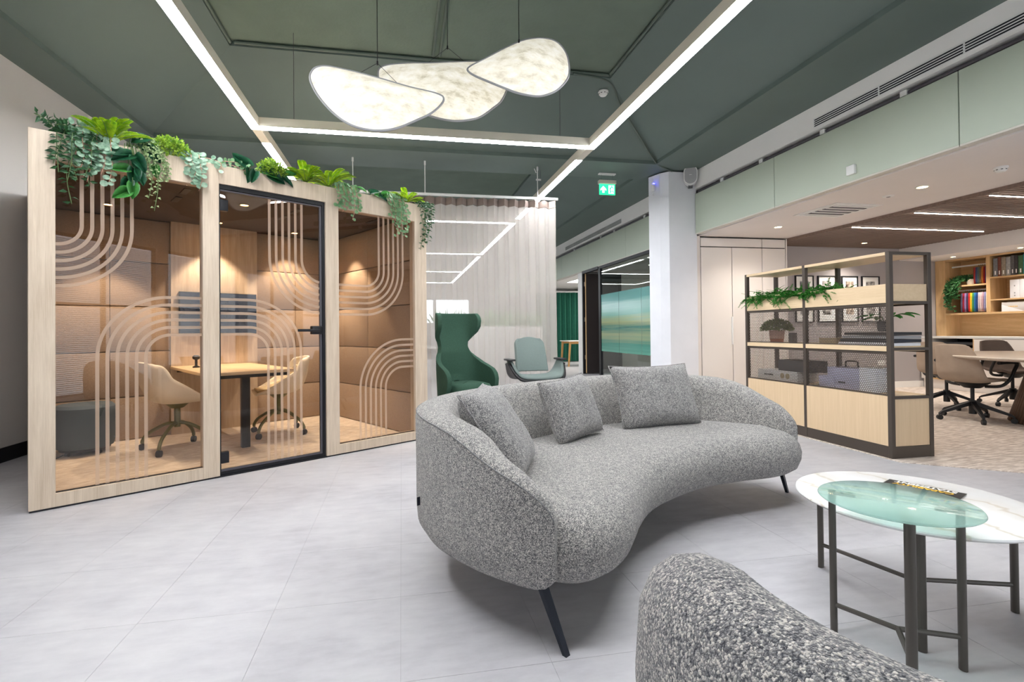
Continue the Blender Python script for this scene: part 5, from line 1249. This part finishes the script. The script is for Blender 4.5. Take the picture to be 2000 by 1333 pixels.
def band(sgn_off, wscale=1.0, lift=0):
    P = [(-.335, .675), (-.325, .65), (-.31, .6), (-.285, .545), (-.235, .505), (-.12, .49), (0, .487), (.12, .49), (.235, .505), (.285, .545), (.31, .6), (.325, .65), (.335, .675)]
    pts = spline([(x, 0, z) for x, z in P], 4)
    def f(u, v):
        i = u*(len(pts)-1); k = min(int(i), len(pts)-2); p = pts[k].lerp(pts[k+1], i-k); e = min(1, max(0, (p.z-.5)/.16))
        y0, y1 = -.26+.20*e, .2-.1*e
        return Vector((p.x, y0+(y1-y0)*v, p.z-.02*(2*v-1)**2*(1-e)+lift))
    return f
b_ = B(); b_.grid(band(0), 49, 9); solid(obj('seat', b_.mesh('seat', 180), 'sage_fabric', t), .03, 0, 0)
b_ = B(); bf = band(0, lift=-.034); b_.grid(lambda u, v: Vector((bf(u, v).x*1.075, bf(u, v).y-.004, bf(u, v).z)), 49, 9); solid(obj('under_shell', b_.mesh('under', 180), 'black_plastic', t), .03, 0, 0)
b_ = B()
def bk_(u, v):
    a = 2*u-1; z = .53+.43*v; w_ = .215*(1-.10*v)*(1-.22*max(0, (v-.82)/.18)**2)
    return Vector((a*w_*(1 if v < .98 else .97), .17+.09*v-.05*a*a+.05*v*v, z-.02*a*a*max(0, (v-.7)/.3)))
b_.grid(bk_, 17, 21); o = solid(obj('backrest', b_.mesh('backrest', 180), 'sage_fabric', t), .045, 0, 0); bv = o.modifiers.new('b', 'BEVEL'); bv.width = .018; bv.segments = 3; bv.limit_method = 'ANGLE'; bv.angle_limit = R(50)
for s in (-1, 1): B().box(s*.335-.045, s*.335+.045, -.11, .14, .675, .70, bev=.012, seg=3).out('arm_pad', 'black_plastic', t)
B().cyl((0, 0, .1), (0, 0, .45), .028, n=14).out('column', 'chrome', t)
for k in range(4):
    a = math.pi/4+k*math.pi/2; B().loops([[Vector((0, 0, .11))+Vector((-math.sin(a), math.cos(a), 0))*x+Vector((0, 0, z)) for x, z in ((-.02, -.015), (.02, -.015), (.02, .015), (-.02, .015))], [Vector((math.cos(a)*.3, math.sin(a)*.3, .02))+Vector((-math.sin(a), math.cos(a), 0))*x+Vector((0, 0, z)) for x, z in ((-.015, -.02), (.015, -.02), (.015, .0), (-.015, .0))]]).out('foot', 'chrome', t)

# ================================================================== MEETING TABLE AND CHAIRS
t = thing('round_meeting_table', 'round pale table on a ribbed brown drum base', 'table', (7.0, 3.9, .006))
B().lathe([(.001, .69), (1.1, .69), (1.19, .712), (1.2, .724), (1.195, .73), (.001, .73)], 80, cap=False).out('tabletop', 'table_stone', t)
dr = B().lathe([(.62, .0), (.44, .69)], 60, cap=False).out('drum', 'walnut_ribs', t)
rb = B().tube([(.635, 0, .005), (.45, 0, .685)], .017, 6).mesh('rib', 180); rb.materials.append(M('walnut_ribs'))
for k in range(84):
    o = obj('rib', rb, None, dr); o.rotation_euler = (0, 0, 2*math.pi*k/84)
def meet_chair(loc, rz, label, mat='taupe_suede'):
    t = thing('meeting_chair', label, 'chair', loc, rz, 'swivel chairs around the round table')   # faces +y locally
    me = shell([(.25, .45, .20, -.02, .0), (.15, .455, .225, .01, 0), (-.02, .44, .23, .03, .0), (-.15, .44, .23, .04, .02), (-.22, .51, .22, .02, .05), (-.26, .63, .205, .0, .06), (-.30, .76, .18, -.01, .05), (-.32, .85, .15, -.02, .03)], None)
    solid(obj('shell', me, mat, t), .03, 1)
    for s in (-1, 1):
        B().tube(spline([(s*.12, .0, .385), (s*.24, .02, .40), (s*.29, .06, .46), (s*.30, .13, .57), (s*.30, .17, .635), (s*.30, .12, .655), (s*.30, -.1, .652)], 5), .016, 8).out('armrest', 'black_plastic', t)
    B().cyl((0, 0, .36), (0, 0, .42), .07, .15, 18).out('mechanism', 'black_plastic', t); B().cyl((0, 0, .2), (0, 0, .36), .018, n=12).cyl((0, 0, .07), (0, 0, .22), .034, n=14).out('gas_lift', 'black_plastic', t)
    for k in range(5):
        a = .5+k*2*math.pi/5; d = Vector((math.cos(a), math.sin(a), 0)); lt = Vector((-d.y, d.x, 0))
        B().loops([[Vector((0, 0, .2))+lt*x+Vector((0, 0, z)) for x, z in ((-.022, -.025), (.022, -.025), (.022, .022), (-.022, .022))], [d*.3+Vector((0, 0, .085))+lt*x+Vector((0, 0, z)) for x, z in ((-.014, -.014), (.014, -.014), (.014, .012), (-.014, .012))], [d*.325+Vector((0, 0, .065))+lt*x+Vector((0, 0, z)) for x, z in ((-.012, -.012), (.012, -.012), (.012, .01), (-.012, .01))]]).out('base_arm', 'black_plastic', t)
        caster(t, d.x*.32, d.y*.32, .027)
    return t
ch = meet_chair((6.25, 4.5, .006), R(-86), 'taupe swivel chair with black star base nearest the shelving unit')
dup(ch, (6.95, 5.3, .006), R(-80), 'taupe swivel chair half hidden behind the nearest swivel chair')
c2 = dup(ch, (7.95, 5.25, .006), R(160), 'dark brown swivel chair on the far side of the round table')
for o in c2.children:
    if o.name.startswith('shell'):
        o.data = o.data.copy(); o.data.materials.clear(); o.data.materials.append(M('dark_suede'))
dup(ch, (6.03, 3.42, .006), R(-50), 'taupe swivel chair cut off by the right edge of the picture')

# trailing plant and pot in the bookcase
t = thing('trailing_pot_plant', 'green trailing plant in a cream pot on the bookcase shelf', 'potted plant', (BX+.12, 6.72, 1.7405))
B().lathe([(.001, 0), (.05, 0), (.062, .03), (.065, .095), (.055, .095), (.05, .08), (.001, .08)], 24, cap=False).out('pot', 'pot_white', t)
bm = bmesh.new(); sb = B()
for k in range(16):
    a = rnd.uniform(-.2, 1.0); y1 = .02+.2*rnd.random(); zl = -.05-.4*rnd.random()*(1 if y1 > .08 else .5)
    pts = spline([Vector((0, .02, .08)), Vector((-.08, .05+y1*.3, .13)), Vector((-.17, .05+y1, .02)), Vector((-.18, .06+y1, zl*.6)), Vector((-.17, .06+y1+rnd.uniform(-.03, .03), zl))], 6); sb.tube(pts, .002, 4)
    for p in pts[2:]:
        for q in range(3): leaf(bm, p+rv(.012), rv(1)+Vector((-.5, 0, -.4)), Vector((-1, 0, .4))+rv(.4), .05, .03, .2)
for k in range(60): leaf(bm, Vector((rnd.uniform(-.1, .06), rnd.uniform(-.1, .1), .1+rnd.uniform(0, .05))), rv(1)+UPV*.4, UPV+rv(.5), .05, .03, .2)
sb.out('stem', 'stem_green', t, 180); fin(bm, 'foliage', 'leaf_pothos', t)
